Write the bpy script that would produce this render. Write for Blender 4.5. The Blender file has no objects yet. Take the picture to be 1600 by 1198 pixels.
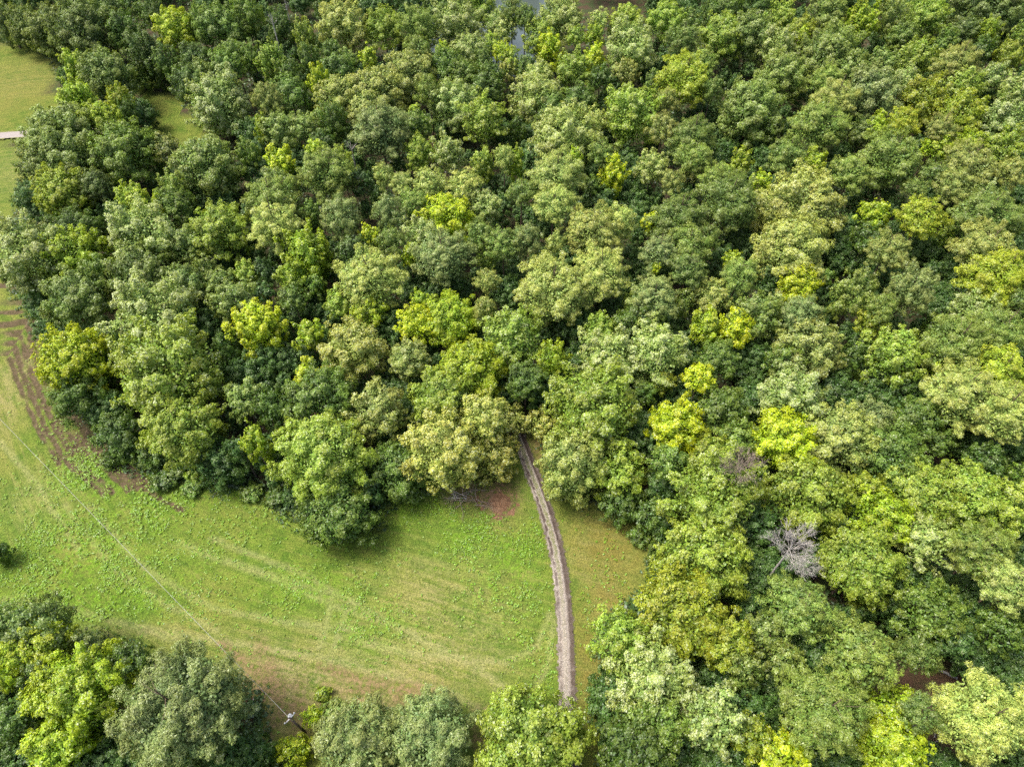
import bpy, math, random
import numpy as np
from mathutils import Vector

# ------------------------------------------------------------------ camera, sky, sun, exposure
SC = bpy.context.scene
COL = SC.collection
CAM_H = 110.0
TILT = math.radians(36.8)            # from straight down
FPX = 1110.0                         # focal length in photo pixels (photo 1600 x 1198)
cd = bpy.data.cameras.new('camera')
cd.sensor_width = 36.0
cd.sensor_fit = 'HORIZONTAL'
cd.lens = 36.0 * FPX / 1600.0
cd.clip_end = 9000.0
cam = bpy.data.objects.new('camera', cd)
cam.location = (0, 0, CAM_H)
cam.rotation_euler = (TILT, 0, 0)
COL.objects.link(cam)
SC.camera = cam

SUN_AZ = Vector((-0.92, 0.12))       # ground direction towards the sun
SUN_EL = math.radians(64)
sdir = Vector((SUN_AZ.normalized().x * math.cos(SUN_EL), SUN_AZ.normalized().y * math.cos(SUN_EL), math.sin(SUN_EL)))
w = bpy.data.worlds.new('World')
SC.world = w
w.use_nodes = True
nt = w.node_tree
sky = nt.nodes.new('ShaderNodeTexSky')
sky.sky_type = 'NISHITA'
sky.sun_disc = False
sky.sun_elevation = SUN_EL
sky.sun_rotation = math.atan2(SUN_AZ.x, SUN_AZ.y)
sky.air_density = 1.0
sky.dust_density = 7.0
nt.links.new(sky.outputs[0], nt.nodes['Background'].inputs[0])
nt.nodes['Background'].inputs[1].default_value = 0.15
sl = bpy.data.lights.new('sun', 'SUN')
sl.energy = 2.0
sl.angle = math.radians(20.0)
sl.color = (1.0, 0.965, 0.89)
so = bpy.data.objects.new('sun', sl)
so.rotation_euler = (-sdir).to_track_quat('-Z', 'Y').to_euler()
so.location = (0, 0, 200)
COL.objects.link(so)
SC.view_settings.view_transform = 'Standard'
SC.view_settings.look = 'None'
SC.view_settings.gamma = 1.0
SC.view_settings.exposure = 1.2
SC.cycles.use_denoising = False
SC.cycles.max_bounces = 6
SC.cycles.diffuse_bounces = 3
SC.cycles.glossy_bounces = 2
SC.cycles.transmission_bounces = 4
SC.cycles.transparent_max_bounces = 4

RNG = np.random.default_rng(11)
random.seed(11)
CT, ST = math.cos(TILT), math.sin(TILT)

# ------------------------------------------------------------------ helpers
def ray(u, v):
    a = (u - 800.0) / FPX; b = -(v - 599.0) / FPX; c = -1.0
    return a, b * CT - c * ST, b * ST + c * CT

def at(u, v, z=0.0):
    """world point at height z seen at photo pixel u, v"""
    dx, dy, dz = ray(u, v)
    t = (z - CAM_H) / dz
    return Vector((dx * t, dy * t, z))

def pix(x, y, z):
    """photo pixel of world points (arrays)"""
    X = np.asarray(x, float); Y = np.asarray(y, float); Z = np.asarray(z, float) - CAM_H
    yc = Y * CT + Z * ST
    zc = -Y * ST + Z * CT
    return 800.0 + FPX * X / -zc, 599.0 - FPX * yc / -zc

def mperpx(u, v, z):
    p = at(u, v, z)
    q = at(u + 1, v, z)
    return (q - p).length

def tag(o, label=None, cat=None, group=None, kind=None):
    if label: o['label'] = label
    if cat: o['category'] = cat
    if group: o['group'] = group
    if kind: o['kind'] = kind
    return o

def link(o, parent=None):
    COL.objects.link(o)
    if parent is not None:
        o.parent = parent
    return o

def empty(name, loc, rz=0.0):
    o = bpy.data.objects.new(name, None)
    o.location = loc
    o.rotation_euler = (0, 0, rz)
    return link(o)

def mesh_np(name, verts, quads, mat=None, smooth=False):
    """mesh from arrays: verts (n,3), quads (m,k)"""
    verts = np.ascontiguousarray(verts, dtype=np.float32)
    quads = np.ascontiguousarray(quads, dtype=np.int32)
    m = bpy.data.meshes.new(name)
    k = quads.shape[1]
    m.vertices.add(len(verts)); m.vertices.foreach_set('co', verts.ravel())
    m.loops.add(quads.size); m.loops.foreach_set('vertex_index', quads.ravel())
    m.polygons.add(len(quads))
    m.polygons.foreach_set('loop_start', np.arange(0, quads.size, k, dtype=np.int32))
    if smooth:
        m.polygons.foreach_set('use_smooth', np.ones(len(quads), dtype=bool))
    m.update(calc_edges=True)
    if mat is not None:
        m.materials.append(mat)
    return m

def face_attr(m, name, arr):
    a = m.attributes.new(name, 'FLOAT_COLOR', 'FACE')
    a.data.foreach_set('color', np.ascontiguousarray(arr, dtype=np.float32).ravel())

def point_attr(m, name, arr, typ='FLOAT'):
    a = m.attributes.new(name, typ, 'POINT')
    a.data.foreach_set('color' if typ == 'FLOAT_COLOR' else 'value', np.ascontiguousarray(arr, dtype=np.float32).ravel())

def tubes(paths, sides=6):
    """paths: list of [(point, radius), ...] -> verts, quads"""
    V, F, n = [], [], 0
    for path in paths:
        pts = [Vector(p) for p, r in path]
        rad = [r for p, r in path]
        L = len(pts)
        for i in range(L):
            d = (pts[min(i + 1, L - 1)] - pts[max(i - 1, 0)])
            if d.length < 1e-6: d = Vector((0, 0, 1))
            d.normalize()
            a = d.cross(Vector((0.31, 0.95, 0.05)))
            if a.length < 1e-3: a = d.cross(Vector((1, 0, 0)))
            a.normalize(); b = d.cross(a)
            for s in range(sides):
                t = 2 * math.pi * s / sides
                V.append(pts[i] + (a * math.cos(t) + b * math.sin(t)) * rad[i])
        for i in range(L - 1):
            for s in range(sides):
                s2 = (s + 1) % sides
                F.append((n + i * sides + s, n + i * sides + s2, n + (i + 1) * sides + s2, n + (i + 1) * sides + s))
        n += L * sides
    return np.array([tuple(v) for v in V]), np.array(F)

# ------------------------------------------------------------------ materials
def new_mat(name):
    m = bpy.data.materials.new(name)
    m.use_nodes = True
    m.node_tree.nodes.clear()
    return m, m.node_tree.nodes, m.node_tree.links

class NB:
    """small node-building helper"""
    def __init__(s, name):
        s.mat, s.N, s.L = new_mat(name)
    def node(s, t, **kw):
        n = s.N.new(t)
        for k, v in kw.items(): setattr(n, k, v)
        return n
    def put(s, sock, v):
        if isinstance(v, bpy.types.NodeSocket): s.L.new(v, sock)
        elif isinstance(v, (tuple, list)) and len(v) == 3 and sock.type == 'RGBA': sock.default_value = (*v, 1)
        else: sock.default_value = v
    def math(s, op, a, b=0.0, c=None, clamp=False):
        n = s.node('ShaderNodeMath', operation=op, use_clamp=clamp)
        s.put(n.inputs[0], a); s.put(n.inputs[1], b)
        if c is not None: s.put(n.inputs[2], c)
        return n.outputs[0]
    def mix(s, f, a, b, blend='MIX'):
        n = s.node('ShaderNodeMix', data_type='RGBA', blend_type=blend)
        s.put(n.inputs[0], f); s.put(n.inputs[6], a); s.put(n.inputs[7], b)
        return n.outputs[2]
    def ramp(s, f, lo, hi, a=0.0, b=1.0):
        n = s.node('ShaderNodeMapRange', interpolation_type='SMOOTHSTEP')
        s.put(n.inputs[0], f); s.put(n.inputs[1], lo); s.put(n.inputs[2], hi); s.put(n.inputs[3], a); s.put(n.inputs[4], b)
        return n.outputs[0]
    def noise(s, vec, scale, detail=3.0, rough=0.55, dist=0.0):
        n = s.node('ShaderNodeTexNoise')
        if vec is not None: s.put(n.inputs['Vector'], vec)
        s.put(n.inputs['Scale'], scale); s.put(n.inputs['Detail'], detail); s.put(n.inputs['Roughness'], rough); s.put(n.inputs['Distortion'], dist)
        return n.outputs[0]
    def attr(s, name):
        return s.node('ShaderNodeAttribute', attribute_name=name)
    def sep(s, c):
        n = s.node('ShaderNodeSeparateColor'); s.put(n.inputs[0], c)
        return n.outputs
    def bump(s, h, strength, dist):
        n = s.node('ShaderNodeBump'); s.put(n.inputs['Strength'], strength); s.put(n.inputs['Distance'], dist); s.put(n.inputs['Height'], h)
        return n.outputs[0]
    def principled(s, col, rough=0.8, spec=0.3, normal=None):
        n = s.node('ShaderNodeBsdfPrincipled')
        s.put(n.inputs['Base Color'], col); s.put(n.inputs['Roughness'], rough); s.put(n.inputs['Specular IOR Level'], spec)
        if normal is not None: s.put(n.inputs['Normal'], normal)
        return n.outputs[0]
    def out(s, sh):
        o = s.node('ShaderNodeOutputMaterial'); s.L.new(sh, o.inputs[0])
        return s.mat

def leaf_material(name, tip_amt, transl, gloss, pale=(0.40, 0.45, 0.26), fixed=None):
    b = NB(name)
    inf = b.node('ShaderNodeObjectInfo')
    base = inf.outputs['Color'] if fixed is None else fixed
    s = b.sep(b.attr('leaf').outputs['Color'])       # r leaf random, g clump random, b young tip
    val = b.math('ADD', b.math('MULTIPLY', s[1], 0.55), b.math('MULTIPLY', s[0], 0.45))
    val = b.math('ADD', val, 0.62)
    hv = b.node('ShaderNodeHueSaturation')
    b.put(hv.inputs['Hue'], b.math('ADD', b.math('MULTIPLY', b.math('SUBTRACT', s[1], 0.5), 0.025), 0.5))
    b.put(hv.inputs['Saturation'], 1.0); b.put(hv.inputs['Value'], val); b.put(hv.inputs['Color'], base)
    col = hv.outputs[0]
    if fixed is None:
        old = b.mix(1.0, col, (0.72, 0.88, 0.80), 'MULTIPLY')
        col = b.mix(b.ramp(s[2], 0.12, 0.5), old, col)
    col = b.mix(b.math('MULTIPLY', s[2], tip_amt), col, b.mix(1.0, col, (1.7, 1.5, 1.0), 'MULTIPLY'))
    if fixed is None:
        thr = b.math('SUBTRACT', 1.0, inf.outputs['Alpha'])
        isp = b.math('GREATER_THAN', b.math('MULTIPLY', s[2], b.math('ADD', s[0], 0.55)), thr)
        col = b.mix(b.math('MULTIPLY', isp, 0.75), col, pale)
    d = b.node('ShaderNodeBsdfDiffuse'); b.put(d.inputs[0], col)
    t = b.node('ShaderNodeBsdfTranslucent'); b.put(t.inputs[0], b.mix(1.0, col, (1.25, 1.3, 0.6), 'MULTIPLY'))
    m1 = b.node('ShaderNodeMixShader'); b.put(m1.inputs[0], transl); b.L.new(d.outputs[0], m1.inputs[1]); b.L.new(t.outputs[0], m1.inputs[2])
    g = b.node('ShaderNodeBsdfGlossy'); b.put(g.inputs['Roughness'], 0.45); b.put(g.inputs[0], (0.9, 0.95, 1.0))
    m2 = b.node('ShaderNodeMixShader'); b.put(m2.inputs[0], gloss); b.L.new(m1.outputs[0], m2.inputs[1]); b.L.new(g.outputs[0], m2.inputs[2])
    return b.out(m2.outputs[0])

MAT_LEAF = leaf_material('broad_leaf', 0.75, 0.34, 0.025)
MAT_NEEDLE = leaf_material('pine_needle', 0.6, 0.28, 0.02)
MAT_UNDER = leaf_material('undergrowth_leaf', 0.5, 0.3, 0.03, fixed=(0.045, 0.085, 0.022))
MAT_WEED = leaf_material('weed_leaf', 0.8, 0.3, 0.03, fixed=(0.11, 0.20, 0.014))

def bark_material(name, c1, c2):
    b = NB(name)
    tc = b.node('ShaderNodeTexCoord').outputs['Object']
    n = b.noise(tc, 3.0, 4.0, 0.6)
    col = b.mix(b.ramp(n, 0.35, 0.65), c1, c2)
    return b.out(b.principled(col, 0.9, 0.2, b.bump(n, 0.6, 0.05)))
MAT_BARK = bark_material('bark', (0.07, 0.055, 0.04), (0.16, 0.13, 0.10))
MAT_PINEBARK = bark_material('pine_bark', (0.07, 0.05, 0.036), (0.17, 0.12, 0.085))
MAT_DEAD = bark_material('dead_wood', (0.24, 0.225, 0.205), (0.42, 0.395, 0.365))
MAT_DEADBROWN = bark_material('dead_brown_wood', (0.15, 0.118, 0.09), (0.30, 0.25, 0.20))
MAT_POLE = bark_material('pole_wood', (0.08, 0.06, 0.045), (0.16, 0.12, 0.09))
def plain(name, c, rough=0.5, spec=0.4, metal=0.0):
    b = NB(name)
    tc = b.node('ShaderNodeTexCoord').outputs['Object']
    n = b.noise(tc, 6.0, 3.0)
    col = b.mix(b.ramp(n, 0.3, 0.7), tuple(x * 0.8 for x in c), c)
    sh = b.node('ShaderNodeBsdfPrincipled')
    b.put(sh.inputs['Base Color'], col); b.put(sh.inputs['Roughness'], rough); b.put(sh.inputs['Metallic'], metal)
    return b.out(sh.outputs[0])
MAT_GREY = plain('grey_metal', (0.36, 0.37, 0.39), 0.4, 0.5, 0.3)
MAT_PORC = plain('porcelain', (0.5, 0.51, 0.52), 0.25)
MAT_WIRE = plain('aluminium_wire', (0.27, 0.275, 0.25), 0.55, 0.5, 0.2)

# ------------------------------------------------------------------ ground
def seg_dist(P, poly):
    """distance of points P (n,2) to a polyline, and arc length along it"""
    best = np.full(len(P), 1e9); arc = np.zeros(len(P)); s0 = 0.0
    for (a, b_) in zip(poly[:-1], poly[1:]):
        a = np.array(a); b2 = np.array(b_); d = b2 - a; L = np.hypot(*d)
        t = np.clip(((P - a) @ d) / (L * L), 0, 1)
        q = a + t[:, None] * d
        dist = np.hypot(P[:, 0] - q[:, 0], P[:, 1] - q[:, 1])
        k = dist < best
        best[k] = dist[k]; arc[k] = s0 + t[k] * L
        s0 += L
    return best, arc

def in_poly(P, poly):
    x, y = P[:, 0], P[:, 1]
    c = np.zeros(len(P), bool)
    n = len(poly)
    for i in range(n):
        x1, y1 = poly[i]; x2, y2 = poly[(i + 1) % n]
        k = ((y1 > y) != (y2 > y)) & (x < (x2 - x1) * (y - y1) / ((y2 - y1) + 1e-12) + x1)
        c ^= k
    return c

def gpoly(pts):
    return [tuple(at(u, v)[:2]) for u, v in pts]

def smooth_noise(P, scale, seed):
    """cheap value noise on points"""
    r = np.random.default_rng(seed)
    G = r.random((256, 256))
    q = P / scale + 1000.0
    i = np.floor(q).astype(int); f = q - i; f = f * f * (3 - 2 * f)
    i0 = i % 256; i1 = (i + 1) % 256
    a = G[i0[:, 0], i0[:, 1]]; b = G[i1[:, 0], i0[:, 1]]; c = G[i0[:, 0], i1[:, 1]]; d = G[i1[:, 0], i1[:, 1]]
    return (a * (1 - f[:, 0]) + b * f[:, 0]) * (1 - f[:, 1]) + (c * (1 - f[:, 0]) + d * f[:, 0]) * f[:, 1]

def fbm(P, scale, seed):
    return (smooth_noise(P, scale, seed) + 0.5 * smooth_noise(P, scale / 2, seed + 1) + 0.25 * smooth_noise(P, scale / 4, seed + 2)) / 1.75

FIELD = gpoly([(-700, 40), (0, 60), (80, 85), (105, 130), (100, 190), (60, 215), (40, 330), (10, 390), (30, 450), (70, 520), (95, 590), (165, 680), (230, 735), (330, 760), (430, 765), (460, 810),
               (590, 820), (600, 770), (700, 750), (785, 715), (792, 660), (815, 625), (850, 660), (865, 775), (1000, 785), (1035, 850), (1015, 930), (950, 980), (945, 1100),
               (940, 1260), (900, 1420), (700, 1420), (640, 1198), (430, 1260), (400, 1090), (250, 1040), (100, 1000), (0, 965), (-250, 930)])
LANE = gpoly([(205, 130), (240, 120), (300, 175), (352, 230), (335, 262), (250, 222)])

def build_ground():
    fx = np.arange(-100, 40.01, 0.42); fy = np.arange(10, 150.01, 0.42)
    cx = lambda a, b, n: np.sign(np.linspace(0, 1, n)) * (a + (b - a) * np.linspace(0, 1, n) ** 2)
    xs = np.concatenate([(-100 - 3900 * np.linspace(1, 0.02, 40) ** 2.2), fx, 40 + 3900 * np.linspace(0.02, 1, 40) ** 2.2])
    ys = np.concatenate([(10 - 2500 * np.linspace(1, 0.04, 24) ** 2.2), fy, 150 + 4500 * np.linspace(0.015, 1, 60) ** 2.2])
    X, Y = np.meshgrid(xs, ys)
    P = np.stack([X.ravel(), Y.ravel()], 1)
    nx, ny = len(xs), len(ys)
    idx = np.arange(nx * ny).reshape(ny, nx)
    Q = np.stack([idx[:-1, :-1].ravel(), idx[:-1, 1:].ravel(), idx[1:, 1:].ravel(), idx[1:, :-1].ravel()], 1)
    # wobble for the vegetation boundaries
    W = P + np.stack([fbm(P, 5, 1) - 0.5, fbm(P, 5, 5) - 0.5], 1) * 3.0
    near = (P[:, 0] > -130) & (P[:, 0] < 60) & (P[:, 1] > -10) & (P[:, 1] < 260)
    field = (in_poly(W, FIELD) | in_poly(W, LANE)).astype(float)
    U, V = pix(P[:, 0], P[:, 1], np.zeros(len(P)))
    def band(pts, width, soft, wob=0.35, seed=3):
        d, _ = seg_dist(P + np.stack([smooth_noise(P, 1.3, seed) - 0.5, smooth_noise(P, 1.3, seed + 9) - 0.5], 1) * wob, gpoly(pts))
        return np.clip(1 - (d - width) / soft, 0, 1)
    def blob(u, v, rx, ry):
        c = at(u, v); m = mperpx(u, v, 0)
        return np.exp(-(((P[:, 0] - c.x) / (rx * m)) ** 2 + ((P[:, 1] - c.y) / (ry * m * 1.2)) ** 2))
    dirt = np.zeros(len(P)); lush = np.zeros(len(P)); dry = np.zeros(len(P)); mow = np.zeros(len(P))
    # plough ruts along the wood edge: parallel furrows, each a little broken
    base = [(38, 430), (60, 500), (84, 580), (118, 660), (152, 715), (210, 765), (270, 800)]
    for n_, (off, wd, st, en) in enumerate([(-34, 0.30, 0, 6), (-20, 0.30, 0, 5), (-8, 0.22, 1, 6), (4, 0.36, 0, 6), (15, 0.26, 0, 7), (27, 0.34, 0, 6), (40, 0.22, 1, 5), (-60, 0.22, 1, 5), (-48, 0.24, 0, 6)]):
        pts = [(u_ + off, v_ - off * 0.15) for u_, v_ in base[st:en]]
        dirt = np.maximum(dirt, band(pts, wd, 0.4, 0.45, 3 + n_) * np.clip(0.25 + 1.5 * smooth_noise(P, 3.0, 21 + n_), 0, 1))
    soil = np.maximum.reduce([blob(70, 520, 35, 60), blob(110, 640, 28, 55), blob(150, 700, 40, 25) * 0.7, blob(15, 450, 35, 45), blob(35, 560, 25, 60) * 0.8, blob(130, 690, 35, 40) * 0.8])
    dirt = np.maximum(dirt, 0.6 * np.clip(soil * 1.5 * fbm(P, 1.6, 31) * 1.6 - 0.55, 0, 1))
    # bare red soil by the brush heap, by the pole, along the lower field edge
    red = np.maximum.reduce([blob(778, 778, 30, 26) * 1.6, blob(740, 770, 40, 18), blob(845, 690, 20, 30) * .7])
    red = np.maximum(red, 0.75 * np.clip(np.maximum.reduce([blob(450, 1110, 45, 60), blob(410, 1060, 40, 45), blob(560, 1080, 90, 28), blob(640, 1085, 60, 20), blob(755, 1150, 25, 40), blob(455, 1190, 30, 40), blob(1430, 1090, 70, 60), blob(1395, 1070, 40, 40), blob(400, 1030, 30, 30)]) * 1.7 * fbm(P, 1.8, 41) * 1.5 - 0.3, 0, 1))
    red = np.maximum(red, band([(345, 1005), (400, 1050), (440, 1100), (470, 1150)], 0.3, 0.8) * 0.8)
    red = np.maximum(red, band([(500, 1040), (560, 1062), (640, 1085), (700, 1100)], 0.35, 0.7) * 0.75 * (smooth_noise(P, 2.0, 52) > 0.4))
    # lush weeds
    for u, v, rx, ry, a in [(150, 740, 70, 50, 1.2), (120, 870, 130, 90, 1.0), (170, 930, 120, 40, 1.1), (300, 880, 140, 90, 0.5), (740, 830, 60, 50, 1.1), (800, 880, 70, 70, 0.9), (650, 790, 60, 40, 0.9),
                            (480, 920, 110, 40, 0.8), (580, 980, 70, 40, 0.7), (40, 950, 60, 50, 1.0), (450, 790, 60, 50, 0.5), (560, 850, 80, 30, 0.6), (330, 770, 90, 30, 0.8), (830, 960, 30, 80, 0.6), (860, 1050, 20, 60, 0.5),
                            (100, 620, 30, 60, 0.7), (20, 340, 30, 30, 0.9), (230, 800, 90, 50, 0.8)]:
        lush = np.maximum(lush, a * blob(u, v, rx, ry))
    # dry grass
    for u, v, rx, ry, a in [(20, 600, 40, 130, 0.8), (60, 780, 60, 50, 0.6), (680, 930, 110, 60, 0.7), (640, 1030, 150, 50, 0.9), (450, 1060, 130, 50, 1.1), (560, 1090, 120, 40, 1.0), (520, 1000, 70, 30, 0.7), (20, 260, 60, 60, 0.6),
                            (30, 120, 80, 50, 0.6), (950, 950, 25, 80, 0.8), (930, 860, 60, 50, 0.6), (920, 1060, 20, 40, 0.5), (200, 985, 160, 12, 0.7), (350, 1000, 70, 15, 0.6), (760, 990, 60, 60, 0.6)]:
        dry = np.maximum(dry, a * blob(u, v, rx, ry))
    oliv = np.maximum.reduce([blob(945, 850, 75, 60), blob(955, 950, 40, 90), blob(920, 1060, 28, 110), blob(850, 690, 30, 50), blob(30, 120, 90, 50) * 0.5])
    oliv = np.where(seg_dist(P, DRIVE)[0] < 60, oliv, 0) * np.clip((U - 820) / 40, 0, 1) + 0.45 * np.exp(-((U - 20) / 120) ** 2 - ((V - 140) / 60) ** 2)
    # mown wheel lines
    for pts in [[(100, 790), (180, 890), (260, 945), (340, 985)], [(140, 790), (215, 880), (330, 950), (450, 972), (560, 985)], [(0, 690), (60, 760), (130, 870)], [(5, 935), (120, 955), (240, 985), (330, 1000), (520, 1030), (700, 1080), (790, 1130)],
                [(30, 928), (160, 965), (300, 1005)], [(300, 860), (420, 900), (520, 945), (640, 985), (760, 1050), (800, 1110)], [(330, 840), (480, 900), (620, 980), (720, 1030), (800, 1080)], [(520, 935), (500, 1010)], [(545, 945), (522, 1015)],
                [(858, 960), (840, 1010), (790, 1035), (640, 1020), (560, 1000)], [(866, 970), (855, 1040), (830, 1090)], [(280, 850), (400, 890), (560, 940)]]:
        mow = np.maximum(mow, band(pts, 0.25, 0.5, 0.3, 77))
    # streak coordinates along the mowing direction
    d, arc = seg_dist(P, gpoly([(-60, 420), (20, 560), (105, 760), (190, 890), (300, 960), (450, 1000), (600, 1035), (760, 1085), (900, 1130)]))
    Z = (fbm(P, 9, 61) - 0.5) * 0.5 * near + (-0.18 * dirt + 0.35 * red * (blob(778, 778, 30, 26) > 0.4)) * near
    Z = Z * np.clip(field + 0.4, 0, 1)
    # keep the drive flat
    dd, _ = seg_dist(P, DRIVE)
    Z = Z * np.clip((dd - 1.6) / 2.5, 0, 1)
    # shallow basin for the pond
    pd = in_poly(P, POND)
    Z = np.where(pd, -1.2, Z)
    m = mesh_np('ground', np.stack([P[:, 0], P[:, 1], Z], 1), Q, None, True)
    point_attr(m, 'cover', np.stack([dirt, lush, dry, field], 1), 'FLOAT_COLOR')
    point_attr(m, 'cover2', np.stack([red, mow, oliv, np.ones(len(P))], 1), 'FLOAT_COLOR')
    point_attr(m, 'flow', np.stack([d, arc, np.zeros(len(P)), np.ones(len(P))], 1), 'FLOAT_COLOR')
    b = NB('meadow_and_forest_floor')
    tc = b.node('ShaderNodeTexCoord').outputs['Object']
    a1 = b.attr('cover'); c1 = b.sep(a1.outputs['Color'])
    c2 = b.sep(b.attr('cover2').outputs['Color'])
    fl = b.sep(b.attr('flow').outputs['Color'])
    cv = b.node('ShaderNodeCombineXYZ'); b.put(cv.inputs[0], b.math('MULTIPLY', fl[0], 1.3)); b.put(cv.inputs[1], b.math('MULTIPLY', fl[1], 0.12))
    streak = b.noise(cv.outputs[0], 1.0, 4.0, 0.6)
    nbig = b.noise(tc, 0.09, 4.0, 0.6); nmid = b.noise(tc, 0.45, 4.0, 0.6); nfine = b.noise(tc, 1.5, 4.0, 0.7); nmicro = b.noise(tc, 4.2, 3.0, 0.8)
    g1, g2 = (0.048, 0.094, 0.011), (0.098, 0.13, 0.022)
    grass = b.mix(b.ramp(nmid, 0.3, 0.7), g1, g2)
    grass = b.mix(b.ramp(nbig, 0.38, 0.7, 0.0, 0.6), grass, (0.145, 0.145, 0.036))
    tan = b.mix(nfine, (0.185, 0.155, 0.07), (0.29, 0.24, 0.135))
    drym = b.math('MULTIPLY', c1[2], b.ramp(b.math('ADD', b.math('MULTIPLY', streak, 0.5), b.math('MULTIPLY', nfine, 0.5)), 0.36, 0.66), clamp=True)
    grass = b.mix(b.math('MULTIPLY', drym, 0.75), grass, tan)
    grass = b.mix(b.math('MULTIPLY', b.ramp(streak, 0.5, 0.72), 0.38), grass, (0.18, 0.17, 0.058))
    grass = b.mix(b.math('MULTIPLY', b.ramp(streak, 0.5, 0.3), 0.45), grass, (0.045, 0.085, 0.014))
    grass = b.mix(b.math('MULTIPLY', c2[1], b.ramp(nfine, 0.3, 0.6, 0.1, 0.6)), grass, (0.20, 0.20, 0.088))
    lushm = b.math('MULTIPLY', c1[1], b.ramp(b.math('ADD', b.math('MULTIPLY', nmid, 0.45), b.math('MULTIPLY', nfine, 0.55)), 0.42, 0.6), clamp=True)
    grass = b.mix(b.math('MULTIPLY', lushm, 0.85), grass, b.mix(nfine, (0.05, 0.125, 0.010), (0.11, 0.205, 0.013)))
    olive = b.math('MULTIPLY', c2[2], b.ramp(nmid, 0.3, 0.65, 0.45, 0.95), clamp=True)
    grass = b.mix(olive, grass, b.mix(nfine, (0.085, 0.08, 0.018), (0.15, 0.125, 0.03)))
    grass = b.mix(1.0, grass, b.mix(b.ramp(nmicro, 0.25, 0.75), (0.45, 0.48, 0.45), (1.55, 1.5, 1.45)), 'MULTIPLY')
    soilc = b.mix(b.ramp(nfine, 0.3, 0.7), (0.038, 0.028, 0.015), (0.10, 0.076, 0.045))
    grass = b.mix(b.math('MULTIPLY', b.ramp(c1[0], 0.1, 0.7), b.ramp(nfine, 0.25, 0.5, 0.55, 1.0)), grass, soilc)
    redc = b.mix(b.ramp(nfine, 0.3, 0.7), (0.085, 0.050, 0.026), (0.20, 0.132, 0.075))
    grass = b.mix(b.math('MULTIPLY', c2[0], b.ramp(nfine, 0.3, 0.62, 0.1, 1.0), clamp=True), grass, redc)
    litter = b.mix(b.ramp(nmid, 0.35, 0.65), (0.055, 0.038, 0.024), (0.035, 0.05, 0.018))
    fieldm = b.ramp(b.math('ADD', a1.outputs['Alpha'], b.math('MULTIPLY', b.math('SUBTRACT', nfine, 0.5), 0.5)), 0.3, 0.7)
    col = b.mix(fieldm, litter, grass)
    col = b.mix(b.math('MULTIPLY', c2[0], b.math('SUBTRACT', 1.0, fieldm), clamp=True), col, (0.13, 0.062, 0.04))
    hgt = b.math('ADD', b.math('MULTIPLY', nfine, 0.7), b.math('MULTIPLY', nmicro, 0.4))
    m.materials.append(b.out(b.principled(col, 0.95, 0.1, b.bump(hgt, 0.9, 0.22))))
    g = bpy.data.objects.new('ground', m)
    link(g); tag(g, 'sloping meadow of mown grass and shaded forest floor', kind='structure')
    return P, Z, lush, dry, field, dirt, red

DRIVE_PX = [(770, 560), (790, 620), (806, 670), (820, 708), (836, 750), (851, 792), (864, 838), (873, 880), (879, 925), (883, 975), (885, 1030), (886, 1080), (887, 1125), (890, 1200), (898, 1300)]
DRIVE = gpoly(DRIVE_PX)
POND = gpoly([(640, -40), (890, -55), (860, 14), (842, 60), (838, 112), (745, 122), (690, 116), (676, 60)])

def catmull(pts, n):
    out = []
    P = [Vector(p) for p in pts]
    for i in range(len(P) - 1):
        p0 = P[max(i - 1, 0)]; p1 = P[i]; p2 = P[i + 1]; p3 = P[min(i + 2, len(P) - 1)]
        for k in range(n):
            t = k / n
            out.append(0.5 * ((2 * p1) + (p2 - p0) * t + (2 * p0 - 5 * p1 + 4 * p2 - p3) * t * t + (3 * p1 - p0 - 3 * p2 + p3) * t ** 3))
    out.append(P[-1])
    return out

def ribbon(name, pts, width, z, mat, cross, seed, label):
    r = np.random.default_rng(seed)
    C = catmull([(x, y, 0) for x, y in pts], 24)
    V, A = [], []
    nc = len(cross); s = 0.0
    for i, c in enumerate(C):
        d = C[min(i + 1, len(C) - 1)] - C[max(i - 1, 0)]; d.normalize()
        nrm = Vector((d.y, -d.x, 0))
        if i: s += (c - C[i - 1]).length
        jl, jr = r.normal(0, 0.16), r.normal(0, 0.16)
        for t, h in cross:
            e = jl if t < -0.95 else jr if t > 0.95 else 0.0
            p = c + nrm * (t * width / 2 + e)
            V.append((p.x, p.y, z + h)); A.append((t * 0.5 + 0.5, s, 0, 1))
    V = np.array(V)
    n = len(C)
    idx = np.arange(n * nc).reshape(n, nc)
    Q = np.stack([idx[:-1, :-1].ravel(), idx[:-1, 1:].ravel(), idx[1:, 1:].ravel(), idx[1:, :-1].ravel()], 1)
    m = mesh_np(name, V, Q, mat, True)
    point_attr(m, 'uvw', np.array(A), 'FLOAT_COLOR')
    o = bpy.data.objects.new(name, m)
    link(o); tag(o, label, kind='structure')
    return o

GP, GZ, G_LUSH, G_DRY, G_FIELD, G_DIRT, G_RED = build_ground()

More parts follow.
